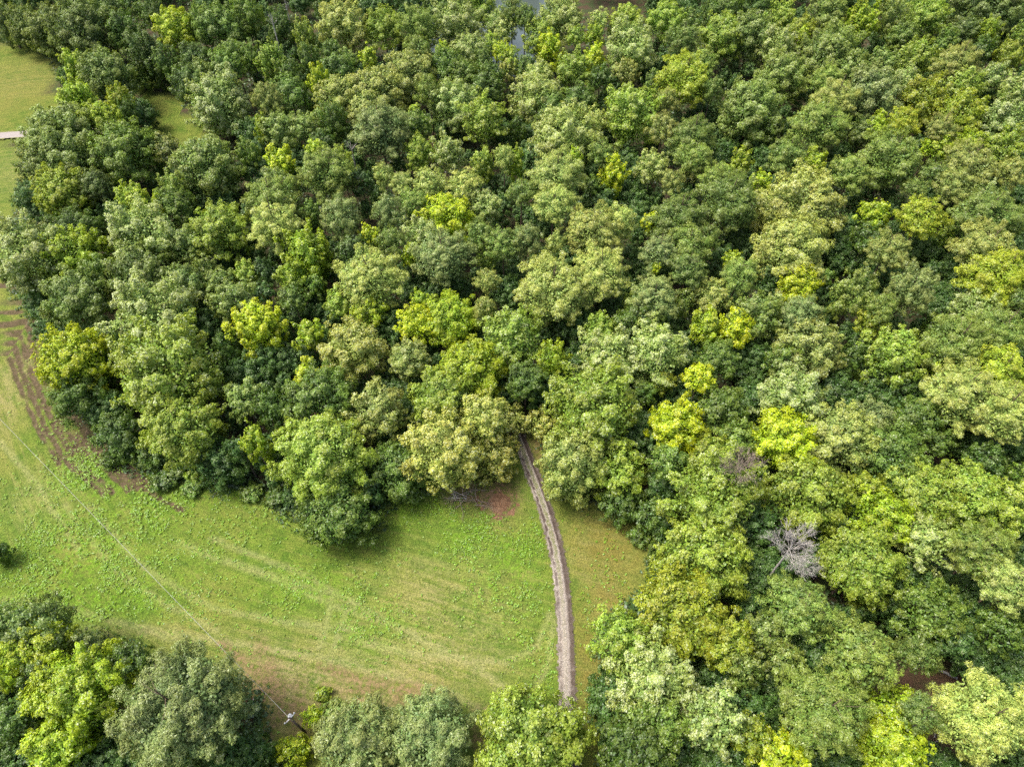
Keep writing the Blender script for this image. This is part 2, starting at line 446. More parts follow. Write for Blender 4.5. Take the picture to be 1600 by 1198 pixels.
def drive_material():
    b = NB('gravel_drive')
    tc = b.node('ShaderNodeTexCoord').outputs['Object']
    a = b.sep(b.attr('uvw').outputs['Color'])
    u, s = a[0], a[1]
    nf = b.noise(tc, 3.0, 5.0, 0.75); nm = b.noise(tc, 0.8, 3.0, 0.6); nx = b.noise(tc, 12.0, 2.0, 0.8)
    uw = b.math('ADD', u, b.math('MULTIPLY', b.math('SUBTRACT', nm, 0.5), 0.22))
    gravel = b.mix(b.ramp(nx, 0.3, 0.7), (0.13, 0.108, 0.09), (0.40, 0.365, 0.325))
    gravel = b.mix(b.ramp(nf, 0.45, 0.7, 0.0, 0.6), gravel, (0.12, 0.09, 0.07))
    # damp dark soil along both edges, darker on the left
    edge = b.math('ABSOLUTE', b.math('SUBTRACT', uw, 0.5))
    mud = b.mix(nf, (0.03, 0.023, 0.018), (0.10, 0.076, 0.06))
    nl = b.noise(tc, 0.33, 3.0, 0.6)
    left = b.math('MULTIPLY', b.ramp(b.math('SUBTRACT', 0.5, uw), 0.14, 0.28), b.ramp(nl, 0.3, 0.5, 0.6, 1.0))
    right = b.math('MULTIPLY', b.ramp(b.math('SUBTRACT', uw, 0.5), 0.20, 0.38), b.ramp(nl, 0.6, 0.38, 0.1, 0.9))
    col = b.mix(b.math('MULTIPLY', b.math('ADD', left, right, clamp=True), b.ramp(nf, 0.25, 0.55, 0.6, 1.0)), gravel, mud)
    # upper third: grass median and darker ruts
    far = b.ramp(s, 58.0, 38.0)
    cen = b.ramp(b.math('ABSOLUTE', b.math('SUBTRACT', uw, 0.56)), 0.17, 0.06)
    col = b.mix(b.math('MULTIPLY', b.math('MULTIPLY', cen, b.ramp(nf, 0.35, 0.6, 0.3, 1.0)), b.math('ADD', b.math('MULTIPLY', far, 0.7), 0.22)), col, (0.10, 0.11, 0.038))
    rut = b.ramp(b.math('ABSOLUTE', b.math('SUBTRACT', uw, 0.27)), 0.14, 0.03)
    col = b.mix(b.math('MULTIPLY', b.math('MULTIPLY', rut, b.ramp(nm, 0.3, 0.5)), b.math('ADD', b.math('MULTIPLY', far, 0.7), 0.3)), col, (0.05, 0.037, 0.03))
    rut2 = b.ramp(b.math('ABSOLUTE', b.math('SUBTRACT', uw, 0.78)), 0.12, 0.03)
    col = b.mix(b.math('MULTIPLY', b.math('MULTIPLY', rut2, b.ramp(nm, 0.35, 0.55)), b.math('ADD', b.math('MULTIPLY', far, 0.7), 0.3)), col, (0.06, 0.045, 0.036))
    # grass creeping in over the edges
    og = b.ramp(b.math('ADD', b.math('ADD', edge, b.math('MULTIPLY', b.math('SUBTRACT', nl, 0.5), 0.22)), b.math('MULTIPLY', b.math('SUBTRACT', nf, 0.5), 0.30)), 0.42, 0.50)
    col = b.mix(og, col, b.mix(nf, (0.055, 0.08, 0.018), (0.12, 0.125, 0.04)))
    return b.out(b.principled(col, 0.95, 0.15, b.bump(b.math('ADD', nf, nx), 0.7, 0.08)))

CR = [(-1.0, 0.0), (-0.85, 0.05), (-0.6, 0.02), (-0.42, -0.02), (-0.2, 0.05), (0.0, 0.08), (0.2, 0.05), (0.42, -0.02), (0.6, 0.02), (0.85, 0.05), (1.0, 0.0)]
ribbon('drive', DRIVE, 2.75, 0.05, drive_material(), CR, 5, 'pale gravel two track drive curving from the wood across the field')
def lane_material():
    b = NB('pale_lane')
    tc = b.node('ShaderNodeTexCoord').outputs['Object']
    a = b.sep(b.attr('uvw').outputs['Color'])
    nf = b.noise(tc, 2.0, 4.0, 0.7)
    col = b.mix(nf, (0.17, 0.15, 0.14), (0.29, 0.265, 0.25))
    e = b.ramp(b.math('ADD', b.math('ABSOLUTE', b.math('SUBTRACT', a[0], 0.5)), b.math('MULTIPLY', b.math('SUBTRACT', nf, 0.5), 0.2)), 0.36, 0.46)
    col = b.mix(e, col, (0.12, 0.125, 0.04))
    return b.out(b.principled(col, 0.95, 0.15))
ribbon('lane', gpoly([(-320, 240), (-100, 222), (0, 214), (55, 210), (110, 205), (170, 206)]), 3.3, 0.32, lane_material(), CR, 6, 'pale gravel lane crossing the far meadow to the wood')

# pond seen between the far trees
def build_pond():
    b = NB('pond_water')
    tc = b.node('ShaderNodeTexCoord').outputs['Object']
    n = b.noise(tc, 0.8, 3.0, 0.6)
    m = b.out(b.principled((0.05, 0.065, 0.06), 0.12, 0.6, b.bump(n, 0.15, 0.1)))
    P = [Vector((x, y, 0)) for x, y in POND]
    loop = catmull([tuple(p) for p in P + [P[0]]], 8)
    c = sum(P, Vector()) / len(P)
    V = [(c.x, c.y, -0.25)] + [(p.x + (p.x - c.x) * 0.06, p.y + (p.y - c.y) * 0.06, -0.25) for p in loop[:-1]]
    n = len(V) - 1
    F = [(0, 1 + i, 1 + (i + 1) % n) for i in range(n)]
    o = bpy.data.objects.new('pond', mesh_np('pond', np.array(V), np.array(F), m))
    link(o); tag(o, 'pale blue pond glinting between far trees', kind='structure')
build_pond()
# ------------------------------------------------------------------ trees: prototype crowns and trunks
def unit(a):
    return a / (np.linalg.norm(a, axis=1, keepdims=True) + 1e-9)

def rand_dirs(n, r):
    return unit(r.normal(size=(n, 3)))

def leaf_quads(C, N, L, Wd, r, axis=None):
    """rhombic leaf sprays: centres C, normals N, lengths L, widths Wd"""
    n = len(C)
    t = r.normal(size=(n, 3)) if axis is None else axis + r.normal(size=(n, 3)) * 0.35
    a = unit(t - (t * N).sum(1, keepdims=True) * N)
    b = np.cross(N, a)
    a = a * (L * 0.5)[:, None]; b = b * (Wd * 0.5)[:, None]
    dz = -0.18 * L[:, None] * N
    V = np.stack([C - a, C + b - a * 0.1 + dz * 0.2, C + a + dz, C - b - a * 0.1 + dz * 0.2], 1).reshape(-1, 3)
    Q = np.arange(4 * n).reshape(n, 4)
    return V, Q

def make_crown(kind, R, C, seed):
    """leaf cloud of a crown centred on 0 with half width R and half height C: many tapering boughs, each set with leafy twigs"""
    r = np.random.default_rng(seed)
    S = np.array([R, R, C])
    big = 1.0 + 0.035 * max(0.0, R - 4.0)                    # slightly coarser leaves on the largest crowns
    nb, zlow = {'b': (16 + R * 5.2, -0.62), 'w': (15 + R * 4.6, -0.62), 'u': (14 + R * 6.5, -0.95), 'p': (15 + R * 5.2, -0.6), 's': (9 + R * 6, -0.2)}[kind]
    nb = int(nb)
    bul = [(r.uniform(0, 6.283), r.uniform(-0.4, 0.9)) for _ in range(4)]
    tips, axes, lens, wid = [], [], [], []
    for i in range(nb):
        q = (i + r.random()) / nb
        z = 1 - (1 - zlow) * q
        th = i * 2.39996 + r.normal() * 0.35
        if kind == 'u':
            t = 1 - q
            rr = math.sqrt(max(0.0, 1 - (max(0.0, (t - 0.42) / 0.6)) ** 1.7)) * (0.66 + 0.34 * min(1, t * 2.6))
        else:
            rr = math.sqrt(max(0, 1 - z * z)) if z > 0 else 1 - 0.35 * z * z
        f = {'b': r.uniform(0.80, 1.05), 'w': r.uniform(0.62, 1.16), 'u': r.uniform(0.60, 1.08), 'p': r.uniform(0.72, 1.05), 's': r.uniform(0.7, 1.1)}[kind]
        bb = max(math.cos(th - t_) * 0.65 + 0.35 * (1 - abs(z - z_)) for t_, z_ in bul)
        f *= 0.84 + 0.20 * max(0, bb)
        d = np.array([rr * math.cos(th), rr * math.sin(th), z])
        tip = d * S * f
        up, outw = {'b': (0.55, 0.9), 'w': (0.45, 1.0), 'u': (1.1, 0.5), 'p': (0.22, 1.0), 's': (0.7, 0.8)}[kind]
        ax = np.array([d[0] * outw, d[1] * outw, d[2] * 0.5 + up]) + r.normal(size=3) * 0.16
        ax /= np.linalg.norm(ax)
        tips.append(tip); axes.append(ax)
        lens.append(R * r.uniform(*{'b': (0.32, 0.58), 'w': (0.4, 0.72), 'u': (0.5, 0.95), 'p': (0.32, 0.55), 's': (0.5, 0.8)}[kind]))
        wid.append(max(0.3, R * r.uniform(*{'b': (0.11, 0.21), 'w': (0.10, 0.17), 'u': (0.10, 0.18), 'p': (0.11, 0.20), 's': (0.2, 0.3)}[kind])))
    tips = np.array(tips); axes = np.array(axes); lens = np.array(lens); wid = np.array(wid)
    cs = {'u': 0.34, 'p': 0.44, 'b': 0.37, 'w': 0.35, 's': 0.3}[kind] * big
    nc = np.maximum(5, ({'p': 1.25}.get(kind, 0.95) * lens * wid * 2 / cs ** 2)).astype(int)
    kb = np.repeat(np.arange(nb), nc)
    s = r.random(len(kb)) ** 0.75                             # 0 at the inner end, 1 at the tip
    lat = r.normal(size=(len(kb), 3))
    lat -= (lat * axes[kb]).sum(1, keepdims=True) * axes[kb]
    lat = unit(lat)
    lr = wid[kb] * (1.0 - 0.6 * s ** 2.2) * np.sqrt(r.random(len(kb)))
    flat = np.array([1, 1, 0.62 if kind == 'p' else 0.85])
    CC = tips[kb] - axes[kb] * (lens[kb] * (1 - s))[:, None] + lat * lr[:, None] * flat
    CO = unit(lat * 0.55 + axes[kb] * (0.25 + 0.6 * s)[:, None] + np.array([0, 0, 0.35]))
    CRr = cs * r.uniform(0.5, 1.25, len(kb)) * (1.1 - 0.35 * s)
    per = np.maximum(5, ({'p': 30, 'b': 22, 'w': 22, 'u': 23, 's': 22}[kind] * (CRr / cs) ** 1.7)).astype(int)
    k = np.repeat(np.arange(len(CC)), per)
    n = len(k)
    br = r.random(nb)                                         # one tint for a whole bough, one for a twig
    tint = 0.6 * br[kb] + 0.4 * r.random(len(kb))
    d = unit(rand_dirs(n, r) + CO[k] * 0.6)
    c = CC[k] + d * (CRr[k] * (0.25 + 0.95 * r.random(n) ** 0.7))[:, None]
    OUT = unit(c / S)
    if kind == 'p':
        N = unit(d * 0.5 + CO[k] * 0.3 + OUT * 0.4 + rand_dirs(n, r) * 0.5 + np.array([0, 0, 0.2]))
        L = r.uniform(0.20, 0.42, size=n) * big; Wd = L * r.uniform(0.2, 0.4, size=n)
        ax = d + rand_dirs(n, r) * 0.8
        V, Q = leaf_quads(c, N, L, Wd, r, ax * 3)
    else:
        N = unit(d * 0.3 + CO[k] * 0.45 + OUT * 0.5 + rand_dirs(n, r) * 0.55 + np.array([0, 0, 0.12]))
        L = r.uniform(0.15, 0.35, size=n) * big
        Wd = L * r.uniform(0.45, 0.85, size=n)
        V, Q = leaf_quads(c, N, L, Wd, r)
    # young growth sits on bough ends
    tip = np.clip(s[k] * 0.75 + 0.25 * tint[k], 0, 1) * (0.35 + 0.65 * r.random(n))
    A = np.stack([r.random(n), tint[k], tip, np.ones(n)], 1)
    # looser leaves inside the crown
    m_ = int(n * {'p': 0.16, 'u': 0.12}.get(kind, 0.16))
    di = rand_dirs(m_, r)
    ci = di * S * (r.uniform(0.25, 0.74, (m_, 1)))
    if kind == 'u': ci[:, :2] *= (1 - 0.45 * (ci[:, 2:3] / C + 0.3).clip(0, 1))
    Li = r.uniform(0.25, 0.5, m_) * big
    Vi, Qi = leaf_quads(ci, unit(di * 0.4 + rand_dirs(m_, r) * 0.6 + np.array([0, 0, 0.5])), Li, Li * 0.6, r)
    Q = np.concatenate([Q, Qi + len(V)]); V = np.concatenate([V, Vi])
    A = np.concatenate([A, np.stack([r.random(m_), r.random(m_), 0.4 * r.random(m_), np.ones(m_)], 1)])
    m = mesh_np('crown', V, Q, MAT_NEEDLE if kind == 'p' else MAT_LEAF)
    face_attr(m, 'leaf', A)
    sel = r.permutation(nb)[: min(nb, int(8 + R * 2))]
    return m, (tips - axes * lens[:, None] * 0.5)[sel], len(Q)

TH0 = 12.0      # prototype crown-centre height for trunk meshes
def make_trunk(kind, R, C, LC, seed):
    r = random.Random(seed)
    base = 0.10 + 0.030 * R if kind != 'p' else 0.12 + 0.026 * R
    top = TH0 + (0.55 if kind != 'p' else 0.75) * C
    paths = []
    tr = []
    for i in range(9):
        t = i / 8
        tr.append(((r.gauss(0, 0.10) * t, r.gauss(0, 0.10) * t, top * t - (0.15 if i == 0 else 0)), base * (1.25 if i == 0 else 1 - 0.8 * t)))
    paths.append(tr)
    for c in LC:
        z1 = TH0 + c[2]
        rr = math.hypot(c[0], c[1])
        z0 = max(TH0 - C * 0.85, z1 - rr * (0.75 if kind != 'p' else 0.2) - 0.4)
        z0 = min(z0, top * 0.96)
        f = max(0.12, 1 - 0.8 * z0 / top)
        a = Vector((0, 0, z0)); e = Vector((c[0], c[1], z1))
        mid = a.lerp(e, 0.5) + Vector((r.gauss(0, 0.12), r.gauss(0, 0.12), -0.08 * rr))
        br = base * f * 0.5
        paths.append([(tuple(a), br), (tuple(mid), br * 0.7), (tuple(e), br * 0.28)])
    V, F = tubes(paths, 5)
    return mesh_np('trunk', V, F, MAT_PINEBARK if kind == 'p' else MAT_BARK, True)

SIZES = {'b': [2.2, 3.4, 5.0, 7.2, 10.0], 'w': [3.0, 4.6, 6.6, 9.0], 'u': [1.6, 2.6, 3.9, 5.6], 'p': [2.2, 3.4, 5.0, 7.2, 10.0], 's': [1.0, 1.9]}
RATIO = {'b': 1.05, 'w': 1.1, 'u': 1.35, 'p': 1.0, 's': 0.8}
PROTO = {}
TRIS = [0]
def protos(kind, si):
    if (kind, si) not in PROTO:
        lst = []
        R = SIZES[kind][si]
        for v in range(4 if R < 4 else 3 if R < 6.5 else 2 if R < 8.9 else 1):
            C = R * RATIO[kind]
            m, LC, nq = make_crown(kind, R, C, 1000 * si + 77 * v + ord(kind))
            TRIS[0] += nq * 2
            lst.append((m, make_trunk(kind, R, C, LC, si * 10 + v), R, C))
        PROTO[(kind, si)] = lst
    return PROTO[(kind, si)]

# base colours of the foliage (linear), pale-leaf share
LEAF = {
    'Y': ((0.265, 0.335, 0.014), 0.10, 'golden yellow'), 'y': ((0.20, 0.275, 0.018), 0.06, 'bright yellow-green'), 'l': ((0.18, 0.255, 0.042), 0.10, 'light green'),
    'g': ((0.10, 0.162, 0.032), 0.05, 'mid green'), 'd': ((0.066, 0.115, 0.021), 0.0, 'dark green'), 'k': ((0.046, 0.094, 0.027), 0.0, 'deep blackish green'),
    'e': ((0.135, 0.19, 0.05), 0.16, 'bluish green'), 'o': ((0.115, 0.165, 0.042), 0.05, 'olive green'), 'q': ((0.205, 0.25, 0.082), 0.16, 'pale olive'),
    't': ((0.152, 0.178, 0.058), 0.05, 'brownish olive'), 'p': ((0.22, 0.285, 0.095), 0.34, 'pale silvery green'), 'm': ((0.175, 0.22, 0.024), 0.05, 'mossy yellow-green'),
    'n': ((0.125, 0.165, 0.070), 0.10, 'grey-green'), 'c': ((0.275, 0.30, 0.085), 0.30, 'cream-flecked'), 'f': ((0.088, 0.128, 0.034), 0.06, 'dull dark olive'),
}
KINDW = {'b': ('broadleaf_tree', 'broadleaf tree', 'round-crowned'), 'w': ('broadleaf_tree', 'broadleaf tree', 'ragged'), 'u': ('upright_tree', 'tree', 'pointed'),
         'p': ('pine_tree', 'pine', ''), 's': ('shrub', 'shrub', '')}

# every tree: photo x, y of the crown's middle, crown width and height in photo pixels, kind, colour [; label]
TABLE = '''
12 40 50 80 b f
45 45 65 85 b o
85 50 80 92 b o
135 50 90 92 b f
178 18 50 50 b d
195 50 55 75 b d
225 80 58 80 u d
218 118 50 50 b d
235 20 50 60 b d
274 45 62 70 b y
312 40 45 70 b g
345 45 72 80 b g
385 30 55 80 b g
262 95 45 60 b d
305 92 55 60 b d
295 130 58 64 b d
315 120 50 60 b e
250 118 38 46 b d
365 88 48 60 b g
392 90 40 55 b g
352 108 60 45 b g
118 105 48 62 u y
165 115 75 62 b o
105 122 34 42 b d
122 155 62 52 u y
165 187 62 62 u y
188 158 42 60 b m
200 175 34 60 b d
70 200 50 40 b f
118 192 62 45 b e
100 222 100 55 b e
95 255 125 72 b e
52 262 52 62 b f
195 240 88 92 b g
232 225 50 50 b d
262 232 50 36 b t
320 258 112 90 b e
345 168 112 118 w p
388 240 40 55 b g
95 300 78 60 b m
270 292 48 62 u l
150 290 55 45 b f
212 315 60 70 u y
476 58 40 92 u l
425 95 52 72 u l
455 115 40 60 b d
485 95 45 60 b d
440 45 50 80 b d
505 20 40 50 b d
535 42 76 82 b q
600 45 62 72 b l
655 45 62 82 p o
715 42 76 92 w p
775 40 46 52 b p
735 82 62 62 b p
756 100 40 62 u g
655 80 46 56 p f
692 76 26 28 u Y
695 105 60 52 b g
576 86 32 38 u y
545 92 36 34 b e
520 80 40 40 b d
527 112 60 36 b d
498 128 40 64 u Y
640 118 80 62 b q
590 145 82 62 b q
530 152 72 54 b q
455 150 64 60 b g
420 158 50 66 p t
670 142 46 62 p o
710 165 74 66 b p
755 188 72 92 w l
595 205 88 100 p n
570 168 60 50 b q
648 195 54 60 b g
646 172 20 26 u y
655 240 52 66 b l
702 240 56 72 w p
755 258 46 66 u l
788 248 40 60 p q
440 205 62 44 b e
407 195 28 46 u y
476 202 52 46 b e
497 185 30 34 b p
520 192 50 78 b d
505 222 46 46 b d
438 253 52 52 u Y
493 232 34 26 b y
532 248 42 44 b l
512 272 84 70 p o
565 285 46 52 b k
600 275 38 48 p q
628 286 44 44 p q
670 286 54 50 p q
726 290 54 48 p q
432 292 62 44 b e
787 82 38 38 b Y
792 112 32 42 b c
760 140 60 50 b d
820 30 40 60 p f
875 33 70 54 b p
845 60 56 66 b l
900 58 36 40 b l
860 74 50 52 u Y
930 54 36 38 u y
936 32 38 34 b p
978 32 56 68 u l
930 92 44 56 u Y
938 122 44 50 b d
895 110 60 66 w l
842 122 54 56 b p
838 152 76 60 b p
862 170 60 50 b g
905 162 62 52 b d
985 78 78 76 w p
980 113 44 32 b t
1040 36 62 52 b l
1077 36 44 46 b g
1068 62 58 46 p f
1130 58 72 84 b l
1172 60 72 92 b e
1195 40 34 50 u l
1130 20 60 40 b d
1180 15 60 36 b d
1070 128 82 90 p m
1097 100 52 42 p o
1112 142 40 60 p f
1022 130 40 50 b g
1040 160 46 56 p t
986 182 86 108 w l
1170 172 90 102 b e
930 190 44 52 b q
880 218 96 82 b p
897 248 30 54 u y
940 238 48 50 p o
808 200 32 44 b d
806 252 32 54 u y
956 266 50 66 u Y
925 288 34 30 b d
1018 262 54 58 b p
1036 202 50 56 p t
1062 212 34 34 b k
1082 218 70 58 p f
1110 225 26 40 u g
1085 248 60 50 p o
1088 268 46 44 b q
1122 284 62 50 p o
1158 252 44 50 u y
1190 282 36 36 u y
870 282 86 66 p q
815 300 50 50 p f
1050 284 42 48 p t
1220 28 52 58 b l
1252 52 52 58 b m
1292 20 62 50 b o
1255 50 22 22 u y
1345 36 58 62 u y
1305 50 34 40 u l
1445 26 68 56 b l
1395 34 52 80 b o
1412 56 52 40 b g
1540 18 92 60 b f
1508 50 50 50 b f
1588 20 32 42 b d
1546 47 38 52 u y
1590 58 32 60 u l
1215 72 60 74 w p
1222 120 72 72 b e
1295 90 88 60 b e
1328 110 54 46 b e
1376 102 52 54 b e
1292 126 56 44 p o
1430 92 62 56 u l
1495 102 66 70 p t
1480 64 44 44 u g
1535 78 44 50 b d
1576 88 46 54 b m
1306 156 68 58 p t
1280 198 84 84 p o
1360 150 84 74 b n
1412 126 46 46 w p
1440 157 72 62 w m
1505 136 62 60 w l
1547 122 52 50 w p
1582 142 52 60 w p
1500 182 74 62 w m
1566 192 74 70 w p
1572 235 62 60 w l
1376 180 22 26 u y
1370 202 42 32 b y
1350 206 52 60 b f
1412 192 52 60 p m
1470 202 52 42 p t
1465 232 50 40 b y
1515 226 52 46 b y
1390 252 92 82 p o
1330 272 64 62 p o
1270 254 46 52 u y
1230 245 64 72 p f
1210 200 34 44 b d
1512 264 80 58 p t
1460 272 52 50 p f
1580 270 52 60 p t
1490 292 64 46 p t
1430 294 40 34 p f
50 402 104 130 w p
118 368 80 56 b d
115 398 84 80 b y
152 425 54 64 b g
190 342 46 64 b k
225 332 60 50 u y
270 322 62 62 b g
228 372 100 60 w p
290 382 62 52 b e
345 362 82 88 b l
222 432 90 62 b o
292 442 64 62 b o
122 468 108 100 b e
322 422 42 52 b e
345 442 52 52 b e
368 472 72 62 b e
385 425 44 44 b l
245 500 150 110 w p
268 588 190 150 w l
290 672 130 110 b l
112 562 96 62 b Y
130 612 104 62 b d
402 506 80 84 u Y
355 545 46 80 b d
430 350 80 62 p q
428 318 84 52 p o
485 335 44 80 u g
532 340 66 84 p n
555 392 60 62 b d
576 370 38 52 u Y
606 332 52 70 p n
645 315 50 50 p o
612 378 52 60 p f
478 395 80 66 u y
455 432 54 50 u y
458 465 52 52 b g
416 425 44 54 b k
412 458 42 44 b k
695 342 84 66 b Y
660 368 62 62 w p
690 402 86 90 p n
640 398 32 42 b y
757 322 58 46 b p
750 370 52 62 p o
786 382 62 62 p o
760 406 42 30 b l
576 438 118 82 p q
532 472 52 52 b l
576 484 60 34 b y
490 446 40 48 b g
655 467 34 34 u y
652 505 62 64 b Y
706 500 82 80 b y
762 440 44 52 p t
760 482 42 52 p t
482 520 50 56 u y
555 545 114 112 b c
640 562 66 72 b q
732 578 96 84 b y
800 528 94 110 w l
482 585 54 60 u Y
500 622 98 82 b g
865 322 66 56 p q
822 378 54 80 p n
868 382 38 60 p q
925 362 84 80 p t
962 350 62 78 p q
1017 347 38 40 b Y
1038 368 22 26 b p
936 430 86 78 p q
865 455 104 104 p q
1060 345 82 72 p f
1075 386 72 60 p o
1030 392 62 52 p n
1075 422 62 54 p f
1107 372 44 58 p f
1140 318 110 80 p f
1020 468 76 86 p n
1025 418 16 22 u Y
990 470 34 52 u l
1000 510 80 50 b d
1070 472 40 60 b e
1092 436 34 34 b p
1112 462 60 54 b q
1155 430 62 56 p o
1146 405 32 32 b y
1105 508 58 66 u y
1150 517 60 74 b Y
1182 492 74 90 b e
938 512 52 42 b l
950 562 90 74 w p
1022 552 92 66 w p
1025 520 42 28 b y
862 565 60 82 u y
1036 596 44 44 b m
1092 592 54 46 b Y
1120 562 64 62 b g
1250 332 150 104 b q
1232 392 130 74 b q
1365 336 54 50 b y
1355 372 54 62 b d
1440 342 74 80 p m
1386 392 66 62 p t
1530 308 54 42 w p
1540 342 92 52 p f
1480 366 28 36 u l
1540 392 86 70 p t
1560 436 92 80 p m
1590 345 42 62 p f
1335 462 66 100 b e
1250 444 62 52 b Y
1288 432 34 36 b g
1422 452 70 100 p n
1376 482 52 60 p o
1362 506 52 42 b m
1252 490 64 60 p n
1262 542 112 94 b q
1226 565 62 60 b g
1205 482 44 60 b p
1400 552 88 80 u l
1515 492 74 56 w p
1490 542 92 72 p o
1560 522 84 80 p o
1560 582 84 62 p m
1482 588 62 44 b y
1330 562 44 62 b d
1462 512 40 52 b d
1590 472 44 62 p f
190 682 86 84 b d
240 708 62 54 b d
310 742 38 38 s l
345 748 40 32 s d
275 735 46 34 s d
376 702 44 62 b k
397 690 52 92 u y
382 622 62 62 b e
430 640 60 80 b d
508 712 162 122 b l
525 800 134 84 b g
592 642 84 72 b q
690 622 88 74 b l
620 730 114 84 b g
690 702 104 90 b c
755 652 74 60 b c
770 712 88 82 b c
846 662 58 58 b c
930 640 162 112 w l
895 728 118 134 b q
966 736 106 118 b l
1058 668 86 82 b Y
1045 722 62 60 b g
970 788 74 52 b d
1015 805 74 66 b d
822 592 66 54 b d
1008 612 44 44 b d
1125 640 76 92 b g
1150 688 66 52 b g
1236 620 116 86 w p
1224 690 92 62 b Y
1110 706 62 42 b m
1118 772 162 120 w l
1100 868 158 112 b l
1262 770 146 124 b l
1308 684 98 90 b q
1362 655 66 54 b n
1392 715 94 76 b g
1355 762 54 60 b m
1440 775 104 74 b l
1512 775 124 84 b l
1582 792 84 92 b l
1376 812 86 48 b y
1445 845 78 92 w p
1342 885 138 118 b l
1532 862 114 102 p o
1572 912 84 100 p q
1502 618 104 74 p q
1565 645 94 84 p q
1432 655 72 80 b g
1540 722 62 52 b d
1590 745 44 60 b g
1470 690 50 50 b d
1065 965 170 106 b m
968 1000 88 82 b l
1135 1005 84 92 b m
1022 1062 144 84 w p
1110 1122 98 92 w p
1030 1132 94 74 b g
995 1172 124 62 b d
1162 1045 64 92 b e
1198 985 64 70 b e
1250 945 116 92 p o
1345 1020 134 112 p o
1285 1112 152 148 p o
1226 1032 62 72 b e
1430 1022 66 82 p f
1395 1108 76 62 b y
1392 1162 92 62 b y
1222 1182 80 44 b Y
1175 1150 66 80 b m
1532 1125 156 170 p q
1455 962 92 72 b g
1492 1002 64 54 b k
1562 985 70 64 b d
1440 1112 62 62 p f
28 1022 60 56 b y
66 1012 88 48 b y
10 1062 44 62 b y
62 1052 64 52 b d
128 1080 158 116 b y
20 1122 70 82 b d
55 988 96 40 b f
140 1010 60 40 b f
205 1032 66 54 b d
286 1106 208 188 p n
-8 862 44 70 b d
460 1172 60 60 b Y
490 1118 38 42 b y
522 1112 46 46 b g
505 1085 26 30 s l
560 1160 160 94 p n
672 1150 158 114 p n
832 1162 186 112 b l
790 1125 90 70 b l
422 1172 30 46 s g
90 1165 90 70 b y
420 1215 60 40 s d

255 750 44 30 s d
300 762 36 26 s g
395 768 40 30 s g
432 775 42 32 s d
640 768 44 30 s g
668 762 36 28 s d
175 715 40 34 s d
1000 838 44 36 s d
1030 860 44 50 s d
935 1100 40 46 s g

800 656 62 50 b c
745 12 62 50 b l
692 12 62 56 b g
800 98 40 50 b l
765 122 52 42 b d
822 104 38 52 u g
768 72 40 48 b l
725 118 50 50 b g

800 22 48 60 p f
788 50 42 46 b p
'''
